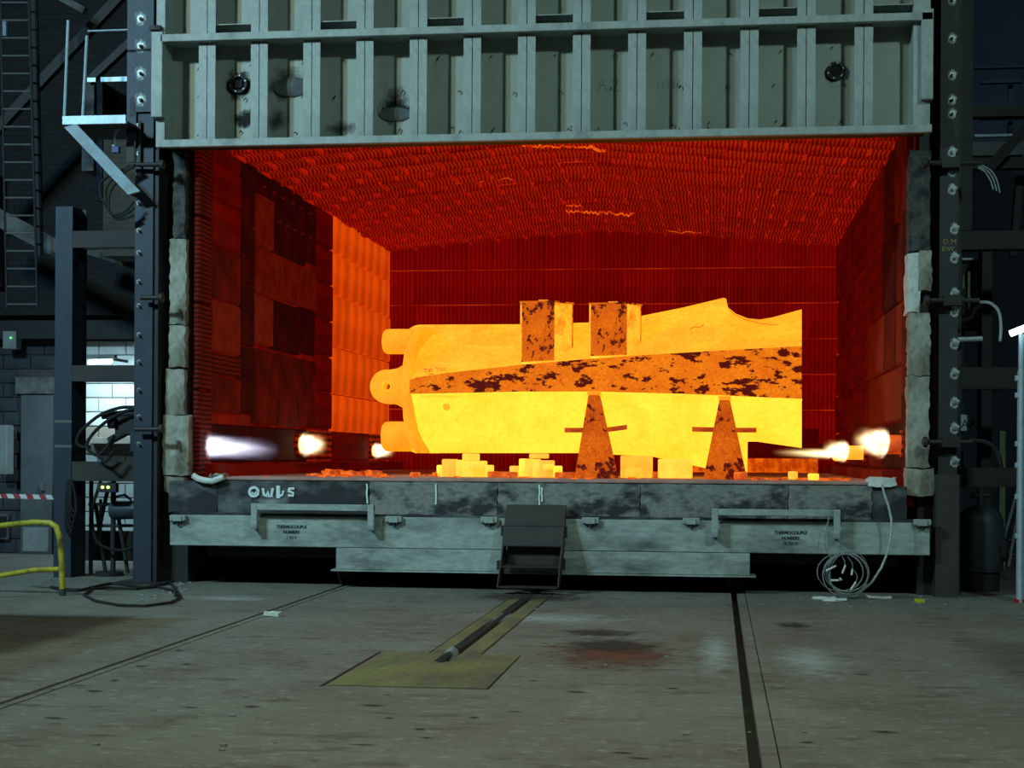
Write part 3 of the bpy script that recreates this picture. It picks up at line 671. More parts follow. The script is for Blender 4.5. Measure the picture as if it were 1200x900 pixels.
# ---- steps hooked on the car
Ys = YC - .06
st = thing('mounting_steps', 'dark brown steel steps hung on the middle of the furnace car', 'steps', (at(625, 690, Ys - .3).x, Ys - .3, at(625, 690, Ys - .3).z))
lv = [(592, 595, 662, .02), (616, 592, 660, .13), (639.5, 590, 658, .24), (664, 587, 655, .35), (688, 583, 653, .46)]
for i, (py, a, b, out) in enumerate(lv):
    Yt = Ys - out; xa, xb, zt = at(a, py, Yt).x, at(b, py, Yt).x, at((a + b) / 2, py, Yt).z
    if i: bx('tread', M['step'], xa, xb, Yt, Yt + .2, zt - .018, zt, st, .003)
    if i < 3:
        z2 = at(625, lv[i + 1][0], Ys - lv[i + 1][3]).z
        Yn = Ys - lv[i + 1][3]
        if i < 2:
            a2, b2 = at(lv[i + 1][1], lv[i + 1][0], Yn).x, at(lv[i + 1][2], lv[i + 1][0], Yn).x
            MB().prism([(xa, Yt, zt - .004), (xb, Yt, zt - .004), (b2, Yn, z2 + .004), (a2, Yn, z2 + .004)], (0, .015, 0)).build('riser', M['step'], st)
            bx('nosing', M['col'], a2, b2, Yn - .008, Yn + .01, z2 - .008, z2 + .004, st)
        else: bx('riser', M['step'], xa + .05, xb - .02, Yt + .12, Yt + .135, z2, zt, st)
        if i == 0: bx('top_plate', M['step'], xa, xb, Yt, YC + .04, zt - .012, zt, st)
for s in (0, 1):
    pts = []
    for (py, a, b, out) in lv: q = at(a if s == 0 else b, py, Ys - out); pts.append(q)
    f0, f1 = pts[0], pts[-1]
    x_ = [p_.x for p_ in pts]
    outl = [(p_.x, p_.y, p_.z) for p_ in pts] + [(f1.x, f1.y + .16, f1.z - .02), (pts[3].x, YC - .02, pts[3].z), (f0.x, YC - .02, f0.z)]
    MB().prism(outl, (.014 if s else -.014, 0, 0)).build('side_plate', M['step'], st)
for (a, b, c, d) in ((587, 591, 616, 628), (582, 587, 657, 668), (659, 664, 617, 630), (655, 662, 655, 668)):
    pbox('hanger_lug', M['step'], a, b, c, d, YC - .16, .08, st)

# ================================================================== HOT CASTING
def lerp_poly(P, x):
    for (a, b), (c, d) in zip(P, P[1:]):
        if a <= x <= c: return b + (d - b) * ((x - a) / (c - a) if c > a else 0)
    return P[0][1] if x < P[0][0] else P[-1][1]
T = [(480, 385), (486, 381.5), (491, 380.5), (610, 380), (690, 378), (750, 370.5), (800, 360.5), (848, 349), (851, 350), (853, 360), (862, 367.5), (876, 373), (890, 374.5), (905, 372), (939.5, 362.5)]
BT = [(480, 446), (487, 443), (520, 438), (610, 428), (690, 421), (780, 415), (939.5, 406)]
BB = [(480, 461), (487, 461), (610, 458.5), (700, 458.5), (800, 461), (939.5, 467)]
BO = [(480, 528), (487, 531), (680, 531), (724, 533), (764, 535), (824, 548), (840, 551), (875.9, 553), (876.1, 517.5), (887, 517.5), (939.5, 525)]
xs = sorted(set([a for P in (T, BT, BB, BO) for a, b in P] + [540, 575, 645, 655, 715, 830, 920]))
Yb_, Yt_, Ybk = 20.75, 21.75, 22.5
p = at(710, 520, 21.2)
cast = thing('steel_casting', 'huge yellow-hot steel casting with lugs and a scaled orange band', 'steel casting', (p.x, 21.4, H))
def shell(name, mat, f):
    m = MB(); m.rings([f(x) for x in xs]); return m.build(name, mat, cast, smooth=True)
shell('upper_shell', M['upper'], lambda x: [at(x, lerp_poly(BT, x), Yb_), at(x, lerp_poly(T, x), Yt_), at(x, lerp_poly(T, x), Yt_) + Vector((0, .25, -.02)), at(x, lerp_poly(BT, x) + 8, Ybk)])
shell('lower_shell', M['lower'], lambda x: [at(x, lerp_poly(BB, x), Yb_), at(x, (lerp_poly(BT, x) + lerp_poly(BB, x)) / 2, Ybk), at(x, lerp_poly(BO, x), 21.35) + Vector((0, .25, .02)), at(x, lerp_poly(BO, x), 21.35)])
shell('front_band', M['band'], lambda x: [at(x, lerp_poly(BT, x) - .5, Yb_ - .04), at(x, lerp_poly(BT, x), Yb_ + .12), at(x, lerp_poly(BB, x), Yb_ + .12), at(x, lerp_poly(BB, x) + .5, Yb_ - .04)])
# bright lip under the band
MB().tube([at(x, lerp_poly(BB, x) + 1.5, Yb_ - .045) for x in (492, 560, 610, 700, 800, 870, 940)], .013, 6).build('band_edge', M['lower'], cast)
fl = [(491, 382), (483, 390), (477, 400), (473, 415), (471, 430), (470, 458), (472, 490), (474.5, 503), (478, 515), (486, 531)]
Yfl = 20.72
m = MB(); m.prism([at(a, b, Yfl) for a, b in fl] + [at(a + 9 + (2 if 3 < i < 7 else 0), b, Yfl) for i, (a, b) in reversed(list(enumerate(fl)))], (0, 1.5, 0)); m.build('end_flange', M['lug'], cast, .03, seg=2)
for (a, b, c, d) in ((449, 484, 385.5, 415), (448, 482, 494, 529)):
    Yl = 21.1; q0 = at(a, (c + d) / 2, Yl); q1 = at(b, (c + d) / 2, Yl); rr = (at(a, c, Yl).z - at(a, d, Yl).z) / 2
    MB().lathe(q0, q1, [(0, rr * .55), (.03, rr * .8), (.10, rr * .96), (.2, rr), (1, rr)], 24).build('stub_lug', M['lug'], cast, smooth=True)
Ye = 20.95; n = 36; oc, ic = [], []
for i in range(n):
    a = 2 * math.pi * i / n; ca, sa = math.cos(a), math.sin(a)
    if ca < .25: oc.append((453.5 + 20 * ca, 453 + 20 * sa))
    else:
        yy = 453 + 28 * max(-1, min(1, sa / .97)); oc.append((476, yy)) if abs(sa) < .75 else oc.append((466 if abs(sa) > .9 else 472, 453 + (21.5 if abs(sa) > .9 else 25) * (1 if sa > 0 else -1)))
    ic.append((453 + 4.8 * ca, 453 + 4.8 * sa))
m = MB(); dv = Vector((0, .28, 0))
O = [at(a, b, Ye) for a, b in oc]; I = [at(a, b, Ye) for a, b in ic]
m.rings([O, [q + dv for q in O], [q + dv for q in I], I, O], False)
m.build('eye_lug', M['lug'], cast, .012)
MB().tube([at(453 + 5.2 * math.cos(a), 453 + 5.2 * math.sin(a), Ye - .004) for a in [2 * math.pi * i / 20 for i in range(20)]], .014, 6, True).build('eye_bush', M['upper'], cast)
q = at(524.5, 476.5, 20.97); MB().lathe(q, q + Vector((0, -.14, 0)), [(0, .055), (.7, .05), (1, .03)], 14).build('boss', M['upper'], cast, smooth=True)
# chalk scribbles on the hot shell, and the drawn curve near the scoop
def scrib(pts, Y, r=.006): MB().tube([at(a, b, Y) for a, b in pts], r, 5).build('chalk_mark', M['mark'], cast)
for dx, shp in ((0, [(0, 0), (5, -1), (2.5, -.5), (3.2, 4)]), (6, [(0, 0), (0, 4)]), (7.5, [(0, 4), (0, 0), (3, 0), (3, 2), (0, 2.5)]), (14, [(0, 0), (4, -.5), (2, 4)]), (19, [(0, 1), (2, -.5), (3, 2), (1, 3.5), (0, 1)]), (23, [(0, 0), (3, .5), (0, 3), (3.5, 2.6)])):
    scrib([(496 + dx + a, 433 - dx * .09 + b) for a, b in shp], 20.78)
scrib([(502, 439), (505, 438.4), (508, 438)], 20.74)
scrib([(853, 361), (860, 368), (872, 374), (890, 379), (905, 380.5), (920, 380.5)], 21.45, .005)
scrib([(808, 386), (814, 383), (820, 384), (825, 380)], 21.2, .006)

# ---- posts standing on the casting
def postobj(px0, px1, px2, py0, py1, Y, label, group):
    a, b, c = at(px0, py1, Y), at(px1, py1, Y), at(px2, py1, Y); zt = at(px0, py0, Y).z; zb = a.z - .05
    e = thing('steel_post', label, 'steel post', ((a.x + c.x) / 2, Y + .15, zb), group)
    A, B = Vector((a.x, Y + .03, 0)), Vector((b.x, Y, 0)); Cc = Vector((c.x, Y + .30, 0)); D = Vector((a.x + .14, Y + .36, 0))
    m = MB(); th = .02
    def wall(P, Q, n_, mat, z0=zb, z1=zt):
        d = (Q - P).normalized(); nn = Vector((-d.y, d.x, 0)) * th
        MB().prism([P + Vector((0, 0, z0)), Q + Vector((0, 0, z0)), Q + nn + Vector((0, 0, z0)), P + nn + Vector((0, 0, z0))], (0, 0, z1 - z0)).build(n_, mat, e)
    wall(A, B, 'front_plate', M['post']); wall(B, Cc, 'side_plate', M['postside']); wall(Cc, D, 'back_plate', M['post']); wall(D, A, 'side_plate', M['postside'])
    cen = (A + B + Cc + D) / 4
    cap = [cen + (q - cen) * 1.03 for q in (A, B, Cc, D)]
    MB().prism([q + Vector((0, 0, zt)) for q in cap], (0, 0, .022)).build('cap_plate', M['post'], e)
    k = cen + Vector((-.02, -.1, zt + .022)); MB().box(k.x - .06, k.x + .06, k.y, k.y + .1, k.z, k.z + .02).build('cap_tab', M['postside'], e)
    foot = [cen + (q - cen) * 1.06 for q in (A, B)]
    MB().box(A.x + .03, B.x - .03, Y - .03, Y + .02, zb + .03, zb + .05).build('foot_strip', M['lower'], e)
postobj(609, 649.5, 669, 354.5, 425, 20.8, 'glowing box post with a peeling front, left one on the casting', 'box posts on the casting')
postobj(690, 734.5, 750, 356.5, 418, 20.8, 'glowing box post with finely speckled front, right one on the casting', 'box posts on the casting')

# ---- tapered stands before the casting
def stand(bl, br, tl_, tr_, pyt, bars, label):
    Y = 19.95; a, b = at(bl, 559, Y), at(br, 559, Y); c, d = at(tl_, pyt, Y + .2), at(tr_, pyt, Y + .2)
    e = thing('support_stand', label, 'support stand', ((a.x + b.x) / 2, Y + .25, H), 'tapered stands before the casting')
    MB().rings([[(a.x, Y, H), (b.x, Y, H), (b.x - .04, Y + .5, H), (a.x + .04, Y + .5, H)], [(c.x, Y + .18, c.z), (d.x, Y + .18, c.z), (d.x, Y + .34, c.z), (c.x, Y + .34, c.z)]]).build('tapered_body', M['stand'], e, .012)
    MB().box(c.x - .01, d.x + .01, Y + .16, Y + .36, c.z, c.z + .05).build('top_pad', M['lug'], e)
    for (u0, v0, u1, v1) in bars:
        q0, q1 = at(u0, v0, Y + .3), at(u1, v1, Y + .3)
        m = MB(); m.prism([q0 + Vector((0, 0, .03)), q1 + Vector((0, 0, .03)), q1 - Vector((0, 0, .03)), q0 - Vector((0, 0, .03))], (0, .06, 0)); m.build('cross_bar', M['bar'], e)
stand(673, 725, 689.5, 702.5, 463, ((661.5, 504, 686, 504), (708, 504, 734.5, 500.5)), 'tapered scaled steel stand between the brick pile and mid-casting')
stand(824, 876, 843, 855.5, 469, ((811, 503, 838, 503.5), (860, 504, 886.5, 504)), 'tapered scaled steel stand near the right end of the casting')

# ---- hot bricks packed on the hearth
def hb(px0, px1, py0, py1, label, mat='brick_hot', Y=20.3, d=.24, rot=0.0):
    a, b = at(px0, 550, Y).x, at(px1, 550, Y).x; z1 = at((px0 + px1) / 2, py0, Y).z; z0 = at((px0 + px1) / 2, py1, Y).z
    if py1 > 551: z0 = H + .001
    o = bx('firebrick', M[mat], a, b, Y, Y + d, z0, z1, None, .012); o.rotation_euler.y = rot
    return tag(o, label, 'firebrick', 'glowing firebricks on the hearth')
hb(517.6, 533.8, 538, 558, 'broad upright glowing brick, leftmost in the left brick pile')
hb(534.2, 541, 539, 558, 'narrow upright glowing brick, second in the left brick pile')
hb(541.4, 568, 540, 558, 'long glowing brick filling the right of the left brick pile')
hb(568.3, 576, 545, 552.5, 'small glowing brick sticking out right of left brick pile')
hb(511.5, 517.3, 545, 552.5, 'small glowing brick sticking out left of left brick pile')
hb(541.5, 559, 531.5, 539.7, 'glowing brick on top of the left brick pile')
hb(548, 561, 543.5, 550, 'small glowing brick leaning on front of left brick pile', Y=20.18, d=.11)
hb(506, 517, 553.5, 558, 'flat orange brick lying left of the left brick pile', 'brick_org')
hb(571, 582, 552.5, 558, 'flat orange brick lying right of the left brick pile', 'brick_org', Y=20.2)
hb(583, 606, 553, 558, 'long flat orange brick between the two brick piles', 'brick_org', Y=20.25)
hb(608, 614.5, 537.5, 558, 'narrow upright glowing brick, leftmost in the right brick pile')
hb(614.8, 624, 537.5, 558, 'upright glowing brick, second in the right brick pile')
hb(624.3, 631.7, 538, 558, 'upright glowing brick, third in the right brick pile')
hb(632, 648, 539.5, 558, 'broad glowing brick, rightmost in the right brick pile')
hb(648.3, 657, 546, 552.5, 'small glowing brick sticking out right of right brick pile')
hb(597, 607.7, 546, 552.5, 'small glowing brick sticking out left of right brick pile')
hb(620, 641, 531.5, 537.2, 'glowing brick on top of the right brick pile')
hb(636, 648, 544, 550, 'small glowing brick leaning on front of right brick pile', Y=20.18, d=.11)
hb(650, 672, 553.5, 558, 'flat orange brick between right brick pile and tapered stand', 'brick_org', Y=20.2)
hb(727, 763.5, 534, 559, 'large glowing block under the casting, right of first tapered stand', Y=20.6, d=.4)
hb(733, 752, 549, 555.5, 'small glowing brick before the large block under the casting', Y=20.4, d=.15)
hb(771, 811, 538, 559, 'large glowing block under the casting, left of second tapered stand', Y=20.6, d=.4)
hb(764.5, 770.5, 553, 559, 'small orange brick between the two large glowing blocks', 'brick_org', Y=20.6)
hb(860, 876, 553, 560, 'small orange brick at the foot of the right tapered stand', 'brick_org', Y=19.75, d=.15)
hb(924.5, 935, 552.5, 559, 'small bright brick on the hearth, left of two near right corner', 'brick_hot', Y=20.2)
hb(948, 960, 555, 561, 'small bright brick on the hearth, right of two near right corner', 'brick_hot', Y=19.8)
hb(480, 489, 553.5, 558, 'small orange brick on hearth below the casting end flange', 'brick_org', Y=20.2)
cr = MB(); rn = random.Random(11)
for k in range(120):
    px = rn.choice([rn.uniform(360, 470), rn.uniform(880, 1000), rn.uniform(300, 1020)]); Y = rn.uniform(19.2, 21.0); q = at(px, 556, Y); s_ = rn.uniform(.008, .032)
    cr.box(q.x - s_ * 1.6, q.x + s_ * 1.6, Y - s_, Y + s_, H, H + s_ * rn.uniform(.4, 1), None)
o = cr.build('scale_crumbs', M['crumb']); o['kind'] = 'stuff'; tag(o, 'glowing orange crumbs of scale strewn over the hearth', 'debris')
# ragged hot rubble at the foot of the left wall
for k, (a, b, c) in enumerate(((377, 396, 551.5), (400, 424, 552.5), (428, 444, 552))):
    q0, q1 = at(a, 556, 20.9), at(b, 556, 20.9)
    o = MB().box(q0.x, q1.x, 20.9, 21.2, H, at(a, c, 20.9).z).build('fallen_lining', M['crumb']); rough(o, 3, .024, k)
    tag(o, ('fallen strip of glowing lining below the first wall burner', 'fallen strip of glowing lining, middle of three on left hearth', 'fallen strip of glowing lining below the casting eye lug')[k], 'lining scrap', 'fallen lining strips')

# ---- burners and flames
def burner(name, X0, X1, Y, z, r, mat, label):
    e = thing(name, label, 'burner', (X0, Y, z - r))
    d = 1 if X1 > X0 else -1
    MB().lathe((X0, Y, z), (X1, Y, z), [(0, r), (.8, r), (.93, r * .9), (.99, r * .6), (1, r * .2)], 20).build('nozzle', mat, e, smooth=True)
    MB().lathe((X0 - d * .03, Y, z), (X0 + d * .05, Y, z), [(0, r * 1.5), (1, r * 1.5)], 20).build('flange', M['lin_port'], e)
    return e
FL = {}
def flame(p0, p1, r, mat, label, parent=None):
    p0, p1 = Vector(p0), Vector(p1); n, k = 16, 10; m = MB()
    rr = lambda t: max(.02, math.sqrt(max(0, 1 - (2 * t - 1) ** 4)))
    m.rings([[(-1 + 2 * j / k, rr(j / k) * math.cos(2 * math.pi * i / n), rr(j / k) * math.sin(2 * math.pi * i / n)) for i in range(n)] for j in range(k + 1)])
    o = m.build('burner_flame', mat, None, origin=(0, 0, 0))
    o.location = (p0 + p1) / 2; d = p1 - p0
    o.rotation_euler = d.to_track_quat('X', 'Z').to_euler(); o.scale = (d.length / 2, r, r)
    return tag(o, label, 'flame', 'burner flames')
M['fl_blue'] = flame_mat('gas_flame_blue', (.86, .90, 1.0), (.45, .40, .75), 60)
M['fl_white'] = flame_mat('gas_flame_white', (1.0, .90, .62), (1.0, .45, .08), 110)
M['fl_yel'] = flame_mat('gas_flame_yellow', (1.0, .85, .42), (1.0, .35, .04), 60)
p = at(222, 522, 19.35)
burner('wall_burner', p.x - .3, p.x - .04, 19.35, p.z, .12, M['burner'], 'wall burner beside the left jamb, firing the long blue-white flame')
flame((p.x - .05, 19.35, p.z + .01), (p.x + 1.15, 19.5, p.z - .06), .22, M['fl_blue'], 'long blue-white gas flame shooting from beside left jamb')
for (px, py, r, lb, lf) in ((357, 521, .11, 'wall burner at the dark foot of the left furnace wall', 'round white flame on left wall below the dark slumped panels'), (441, 528, .09, 'wall burner behind the lower stub lug of the casting', 'small round white flame behind the lower stub lug')):
    q = atX(px, py, XL + .12)
    burner('wall_burner', XL, XL + .14, q.y, q.z, r, M['burner_hot'], lb)
    flame((XL + .06, q.y, q.z), (XL + .50, q.y - .1, q.z), r * 2.2, M['fl_white'], lf)
for (px, py, r, ln, mat, lb, lf, fl_, k) in ((1052, 521, .115, .26, 'burner', 'orange burner nozzle nearest the right jamb', 'white flame curling from burner nearest right jamb', .26, 1),
                                     (1009, 530.5, .105, .34, 'burner_hot', 'yellow-hot burner nozzle, second on the right wall', 'white flame at the second burner on right wall', .22, 1)):
    q = atX(px, py, XR - .1)
    Xn = XR - .12 - ln
    burner('wall_burner', XR - .02, Xn, q.y, q.z, r, M[mat], lb)
    flame((Xn + .16, q.y - .02, q.z + .01), (Xn - fl_, q.y - .15, q.z + .06), r * 2.1, M['fl_white'], lf)
q = atX(986, 531, XR - .1)
burner('wall_burner', XR - .02, XR - .3, 27.5, at(985, 532, 27.5).z, .12, M['burner_hot'], 'wall burner furthest back on the right furnace wall')
flame((XR - .25, 27.5, at(985, 532, 27.5).z), (XR - 1.35, 27.3, at(940, 530, 27.3).z), .13, M['fl_yel'], 'yellow streak of flame behind the right end of casting')

# ---- fibre rags at the mouth
def rag(px0, px1, py0, py1, Y, label, seed, mat='fibre'):
    o = pbox('fibre_rag', M[mat], px0, px1, py0, py1, Y, .22); rough(o, 3, .022, seed); return tag(o, label, 'rag', 'fibre rags')
q = at(1035, 566, YC + .0)
rag(1018, 1050, 561, 569, YC + .05, 'pale fibre pad draped over the hearth corner by right jamb', 3)
tag(MB().tube([at(a, b, YC + .04) for a, b in ((226, 557), (232, 561), (240, 563), (249, 564), (257, 561), (262, 559))], .038, 8).build('fibre_rope', M['fibre'], None, smooth=True), 'curl of white fibre rope on the hearth by left jamb', 'rope')
rag(244, 262, 556, 560, YC + .2, 'small tan fibre scrap on the hearth beside white rope', 5, 'jamb')

# ================================================================== COLUMNS
def bolt(p, parent, r=.022, splash=.0, mat='bolt'):
    m = MB(); m.cyl(p, p + Vector((0, -.012, 0)), r * 1.7, 10).cyl(p + Vector((0, -.012, 0)), p + Vector((0, -.045, 0)), r, 6)
    m.cyl(p + Vector((0, -.045, 0)), p + Vector((0, -.075, 0)), r * .5, 6)
    b = m.build('bolt', M[mat], parent)
    if splash:
        n = 20; MB().add([(p.x + splash * math.cos(2 * math.pi * i / n), p.y - .003, p.z + splash * 1.25 * math.sin(2 * math.pi * i / n)) for i in range(n)], [tuple(range(n))]).build('paint_splash', M['splash'], b)
YL = 18.75
pL = at(172, 676, 19.3)
colL = thing('steel_column', 'tall bolted steel column at the left of the furnace', 'column', (pL.x, YL + .2, 0))
xa, xb = at(158, 300, YL).x, at(179, 300, YL).x
bx('front_flange', M['col'], xa, xb, YL, YL + .03, 0, 7.6, colL); bx('web', M['col'], xa + .0, xa + .03, YL + .03, YL + .42, 0, 7.6, colL); bx('back_flange', M['col'], xa - .08, xb, YL + .42, YL + .45, 0, 7.6, colL)
bx('inner_flange', M['black'], xb - .03, xb + .06, YL + .03, YL + .42, 0, 7.6, colL)
pbox('cover_plate', M['col'], 149, 160, -40, 165, YL - .03, .05, colL); pbox('cover_plate', M['col'], 159, 180, -40, 131, YL - .04, .04, colL)
pbox('slot_plate', M['black'], 152, 158, 114, 136, YL - .035, .01, colL); pbox('slot_plate', M['black'], 148, 157, 166, 190, YL - .035, .01, colL)
pbox('splice_bar', M['black'], 162, 164.5, 142, 195, YL - .05, .03, colL)
for py in (22, 54, 86, 117): bolt(at(165, py, YL - .04), colL, .026, .10)
for py in (147, 180, 204, 238, 270, 296, 330, 358, 392, 424, 457, 488, 520): bolt(at(163, py, YL), colL, .017)
bx('base_plate', M['black'], xa - .2, xb + .2, YL - .15, YL + .6, 0, .025, colL)
YR = 18.75
colR = thing('steel_column', 'tall dark bolted steel column at the right of the furnace', 'column', (at(1112, 700, YR).x, YR + .2, 0))
xa, xb = at(1101, 300, YR).x, at(1123, 300, YR).x
bx('front_flange', M['col_r'], xa, xb, YR, YR + .03, .0, 7.6, colR); bx('web', M['col_r'], (xa + xb) / 2 - .015, (xa + xb) / 2 + .015, YR + .03, YR + .4, 0, 7.6, colR); bx('back_flange', M['col_r'], xa, xb + .1, YR + .4, YR + .43, 0, 7.6, colR)
bx('lower_casing', M['beam'], xa - .03, xb + .02, YR - .03, YR + .4, 0, at(1110, 556, YR).z, colR)
for py in (0, 45, 88, 117, 133, 178, 201, 222, 268, 302, 344, 365, 403, 438, 472, 502, 541): bolt(at(1116 if py < 250 else 1118.5, py, YR), colR, .022, .075)
text('chalk_writing', 'D M', .085, M['chalky'], at(1113, 283.5, YR - .003), colR, .0008); text('chalk_writing', 'E/W', .075, M['chalky'], at(1111, 292, YR - .003), colR, .0008)
for (px0, px1, py, lab) in ((150, 187, 193, 'upper'), (165, 186, 349, 'middle'), (158, 186, 503, 'lower')):
    q0, q1 = at(px0, py, YL - .12), at(px1, py, YL - .12)
    e = thing('door_clamp', lab + ' clamp rod across the left furnace column', 'clamp', (q0.x, q0.y, q0.z), 'clamp rods on the left column')
    MB().cyl(q0, q1, .028, 10).build('rod', M['black'], e); MB().lathe(q1, q1 + Vector((.07, 0, 0)), [(0, .03), (.2, .06), (.8, .06), (1, .03)], 12).build('knob', M['drk'], e, smooth=True)
for (px0, px1, py, lab) in ((1088, 1150, 191, 'upper'), (1090, 1148, 352, 'middle'), (1088, 1140, 518, 'lower')):
    q0, q1 = at(px0, py, YR - .12), at(px1, py, YR - .12)
    e = thing('door_clamp', lab + ' clamp rod across the right furnace column', 'clamp', (q0.x, q0.y, q0.z), 'clamp rods on the right column')
    MB().cyl(q0, q1, .03, 10).build('rod', M['black'], e); MB().lathe(q0 + Vector((-.07, 0, 0)), q0, [(0, .03), (.2, .06), (.8, .06), (1, .03)], 12).build('knob', M['drk'], e, smooth=True)
    bx('clamp_body', M['black'], q0.x + .15, q0.x + .35, q0.y - .04, q0.y + .1, q0.z - .06, q0.z + .06, e)

# ================================================================== LEFT SIDE
YS = 19.5
e = thing('pipe_gantry', 'dark blue-grey post with three beams tied to the left column', 'gantry', (at(75, 680, YS).x, YS, 0))
xa, xb = at(64, 450, YS).x, at(84, 450, YS).x; zt = at(75, 242, YS).z
bx('post', M['col'], xa, xb, YS, YS + .03, 0, zt, e); bx('post_side', M['col'], xb - .03, xb + .0, YS + .03, YS + .3, 0, zt, e); bx('post_back', M['col'], xa, xb + .06, YS + .3, YS + .33, 0, zt, e)
for (a, b) in ((270, 290), (428, 447), (541, 564)): pbox('beam', M['beam'], 84, 160, a, b, YS - .02, .2, e, .004)
for py in (494, 523): pbox('reflective_band', M['girder'], 64, 84, py - 1.5, py + 1.5, YS - .004, .004, e)

# back wall of the shop at the left: blocks laid one by one where they show
YW = 24.0
wl = struct(bx('wall_hall_left', M['mortar'], -19, XL - .56, YW + .03, YW + .4, 0, 9), 'grey and white blockwork wall behind the left column')
zlit = at(122, 505, YW).z
bh = .225
xk = at(84, 450, YW).x
bl_me = {}
def blk(x, z, wd, mat, hgt=bh):
    key = (round(wd, 2), mat)
    if key not in bl_me: bl_me[key] = tile_mesh(wd - .014, hgt - .014, .05, .012)
    tile(bl_me[key], M[mat], (x + wd / 2, YW, z + hgt / 2), (0, 0, 0), wl, 'block')
xl_ = at(-12, 500, YW).x; xr_ = at(162, 500, YW).x
dx0, dx1 = at(25, 560, YW).x, at(62, 560, YW).x; dz1 = at(42, 463, YW).z
for r in range(22):
    z = r * bh; x = xl_ - (.23 if r % 2 else 0)
    while x < xr_:
        wd = .45
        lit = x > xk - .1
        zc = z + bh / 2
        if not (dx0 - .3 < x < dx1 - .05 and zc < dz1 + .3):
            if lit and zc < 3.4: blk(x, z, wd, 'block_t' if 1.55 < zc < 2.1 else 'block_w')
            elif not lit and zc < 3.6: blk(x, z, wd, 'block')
        x += wd
d1 = struct(bx('door_1', M['doorgrey'], dx0, dx1, YW - .03, YW + .03, 0, dz1, None, .004), 'plain teal-grey door in the block wall')
bx('kick_plate', M['grey_box'], dx0 + .05, dx1 - .05, YW - .045, YW - .03, .04, .42, d1); bx('door_handle', M['girder'], dx1 - .18, dx1 - .12, YW - .08, YW - .03, 1.0, 1.12, d1)
struct(bx('trim_3', M['girder'], at(20, 450, YW).x, at(63, 450, YW).x, YW - .06, YW + .03, dz1 + .02, at(42, 442, YW).z), 'pale concrete lintel over the door')
struct(bx('trim_4', M['drk'], -19, XL - .56, YW - .25, YW + .03, at(60, 398, YW).z, at(60, 372, YW).z), 'dark steel beam along the block wall')
# lit alcove lamp
q = at(117, 424, 22.9)
lm = thing('strip_light', 'glowing fluorescent strip light over the white block wall', 'lamp', (q.x, q.y, q.z))
MB().cyl(at(104, 424.5, 22.9), at(131, 423.5, 22.9), .034, 10).build('tube', M['tube_l'], lm, smooth=True)
a_, b_ = at(100, 420, 22.9), at(135, 420, 22.9); bx('housing', M['grey_box'], a_.x, b_.x, 22.86, 22.98, a_.z - .01, a_.z + .05, lm)
bx('bracket', M['drk'], q.x - .02, q.x + .02, 22.98, YW + .03, a_.z, a_.z + .04, lm)
l = bpy.data.lights.new('strip_light_glow', 'AREA'); l.energy = 50; l.color = (.62, .90, 1.0); l.shape = 'RECTANGLE'; l.size = .7; l.size_y = .1
lo = bpy.data.objects.new('strip_light_glow', l); COL.objects.link(lo); lo.location = q + Vector((.1, .05, -.06)); lo.rotation_euler = (R(18), 0, 0)
# ledge / cabinet in the alcove
tag(pbox('work_ledge', M['block_t'], 88, 158, 512, 520, 23.3, .72, None, .005), 'pale shelf under the lit white blocks', 'shelf')
c_ = thing('control_box', 'black control box with two glowing yellow-green lamps on brown beam', 'control box', at(123, 578, YS - .05))
pbox('case', M['drk'], 114, 136, 566, 577, YS - .06, .1, c_, .004)
for px in (120.5, 127): q = at(px, 571, YS - .06); MB().cyl(q, q + Vector((0, -.02, 0)), .02, 10).build('indicator_lamp', M['led_y'], c_)
# pipework stand
pw = thing('pipework_stand', 'black pipe stand with upright pipes below the lit alcove', 'pipework', at(122, 676, 19.9))
zg = 0.0
for (px, t, b, r) in ((107, 560, 674, .028), (133, 560, 674, .035), (118, 585, 640, .02)):
    a0, b0 = at(px, t, 19.9), at(px, b, 19.9); MB().cyl((a0.x, 19.9, max(b0.z, .02)), (a0.x, 19.9, a0.z), r, 10).build('pipe', M['drk'], pw)
for (x0_, y0_, x1_, y1_) in ((112, 590, 124, 674), (136, 590, 150, 672), (128, 565, 112, 640)): MB().cyl(at(x0_, y0_, 19.95), at(x1_, y1_, 19.95), .028, 8).build('pipe', M['drk'], pw)
for py in (591, 616): MB().cyl(at(104, py, 19.9), at(156, py, 19.9), .022, 8).build('cross_pipe', M['drk'], pw)
pbox('crate_panel', M['drk'], 86, 160, 622, 657, 20.3, .06, pw)
MB().lathe(at(128, 676, 19.9), at(128, 670, 19.9), [(0, .2), (1, .17)], 16).build('base_disc', M['rubber'], pw)
tk = thing('air_cylinder', 'dark horizontal air cylinder behind the left column', 'cylinder', at(145, 610, 19.8))
a0, b0 = at(128, 598, 19.8), at(162, 597, 19.8); MB().lathe(a0, b0, [(0, .04), (.06, .1), (.18, .125), (1, .125)], 18).build('vessel', M['tank'], tk, smooth=True)
MB().tube([at(132, 590, 19.7), at(136, 582, 19.7), at(146, 580, 19.7), at(154, 586, 19.7)], .018, 6).build('pipe', M['drk'], tk)
vb = thing('valve_block', 'black valve and pipe cluster in front of lit alcove', 'valve', at(145, 500, 19.4))
MB().cyl(at(120, 487, 19.4), at(162, 484, 19.4), .05, 10).build('pipe', M['drk'], vb); MB().cyl(at(128, 517, 19.4), at(160, 500, 19.4), .05, 10).build('pipe', M['drk'], vb)
pbox('valve_body', M['drk'], 134, 160, 488, 510, 19.35, .2, vb, .02); pbox('valve_body', M['col'], 152, 168, 505, 530, 19.3, .15, vb, .01)
MB().lathe(at(128, 495, 19.35), at(136, 495, 19.35), [(0, .08), (1, .08)], 14).build('hand_wheel', M['drk'], vb)
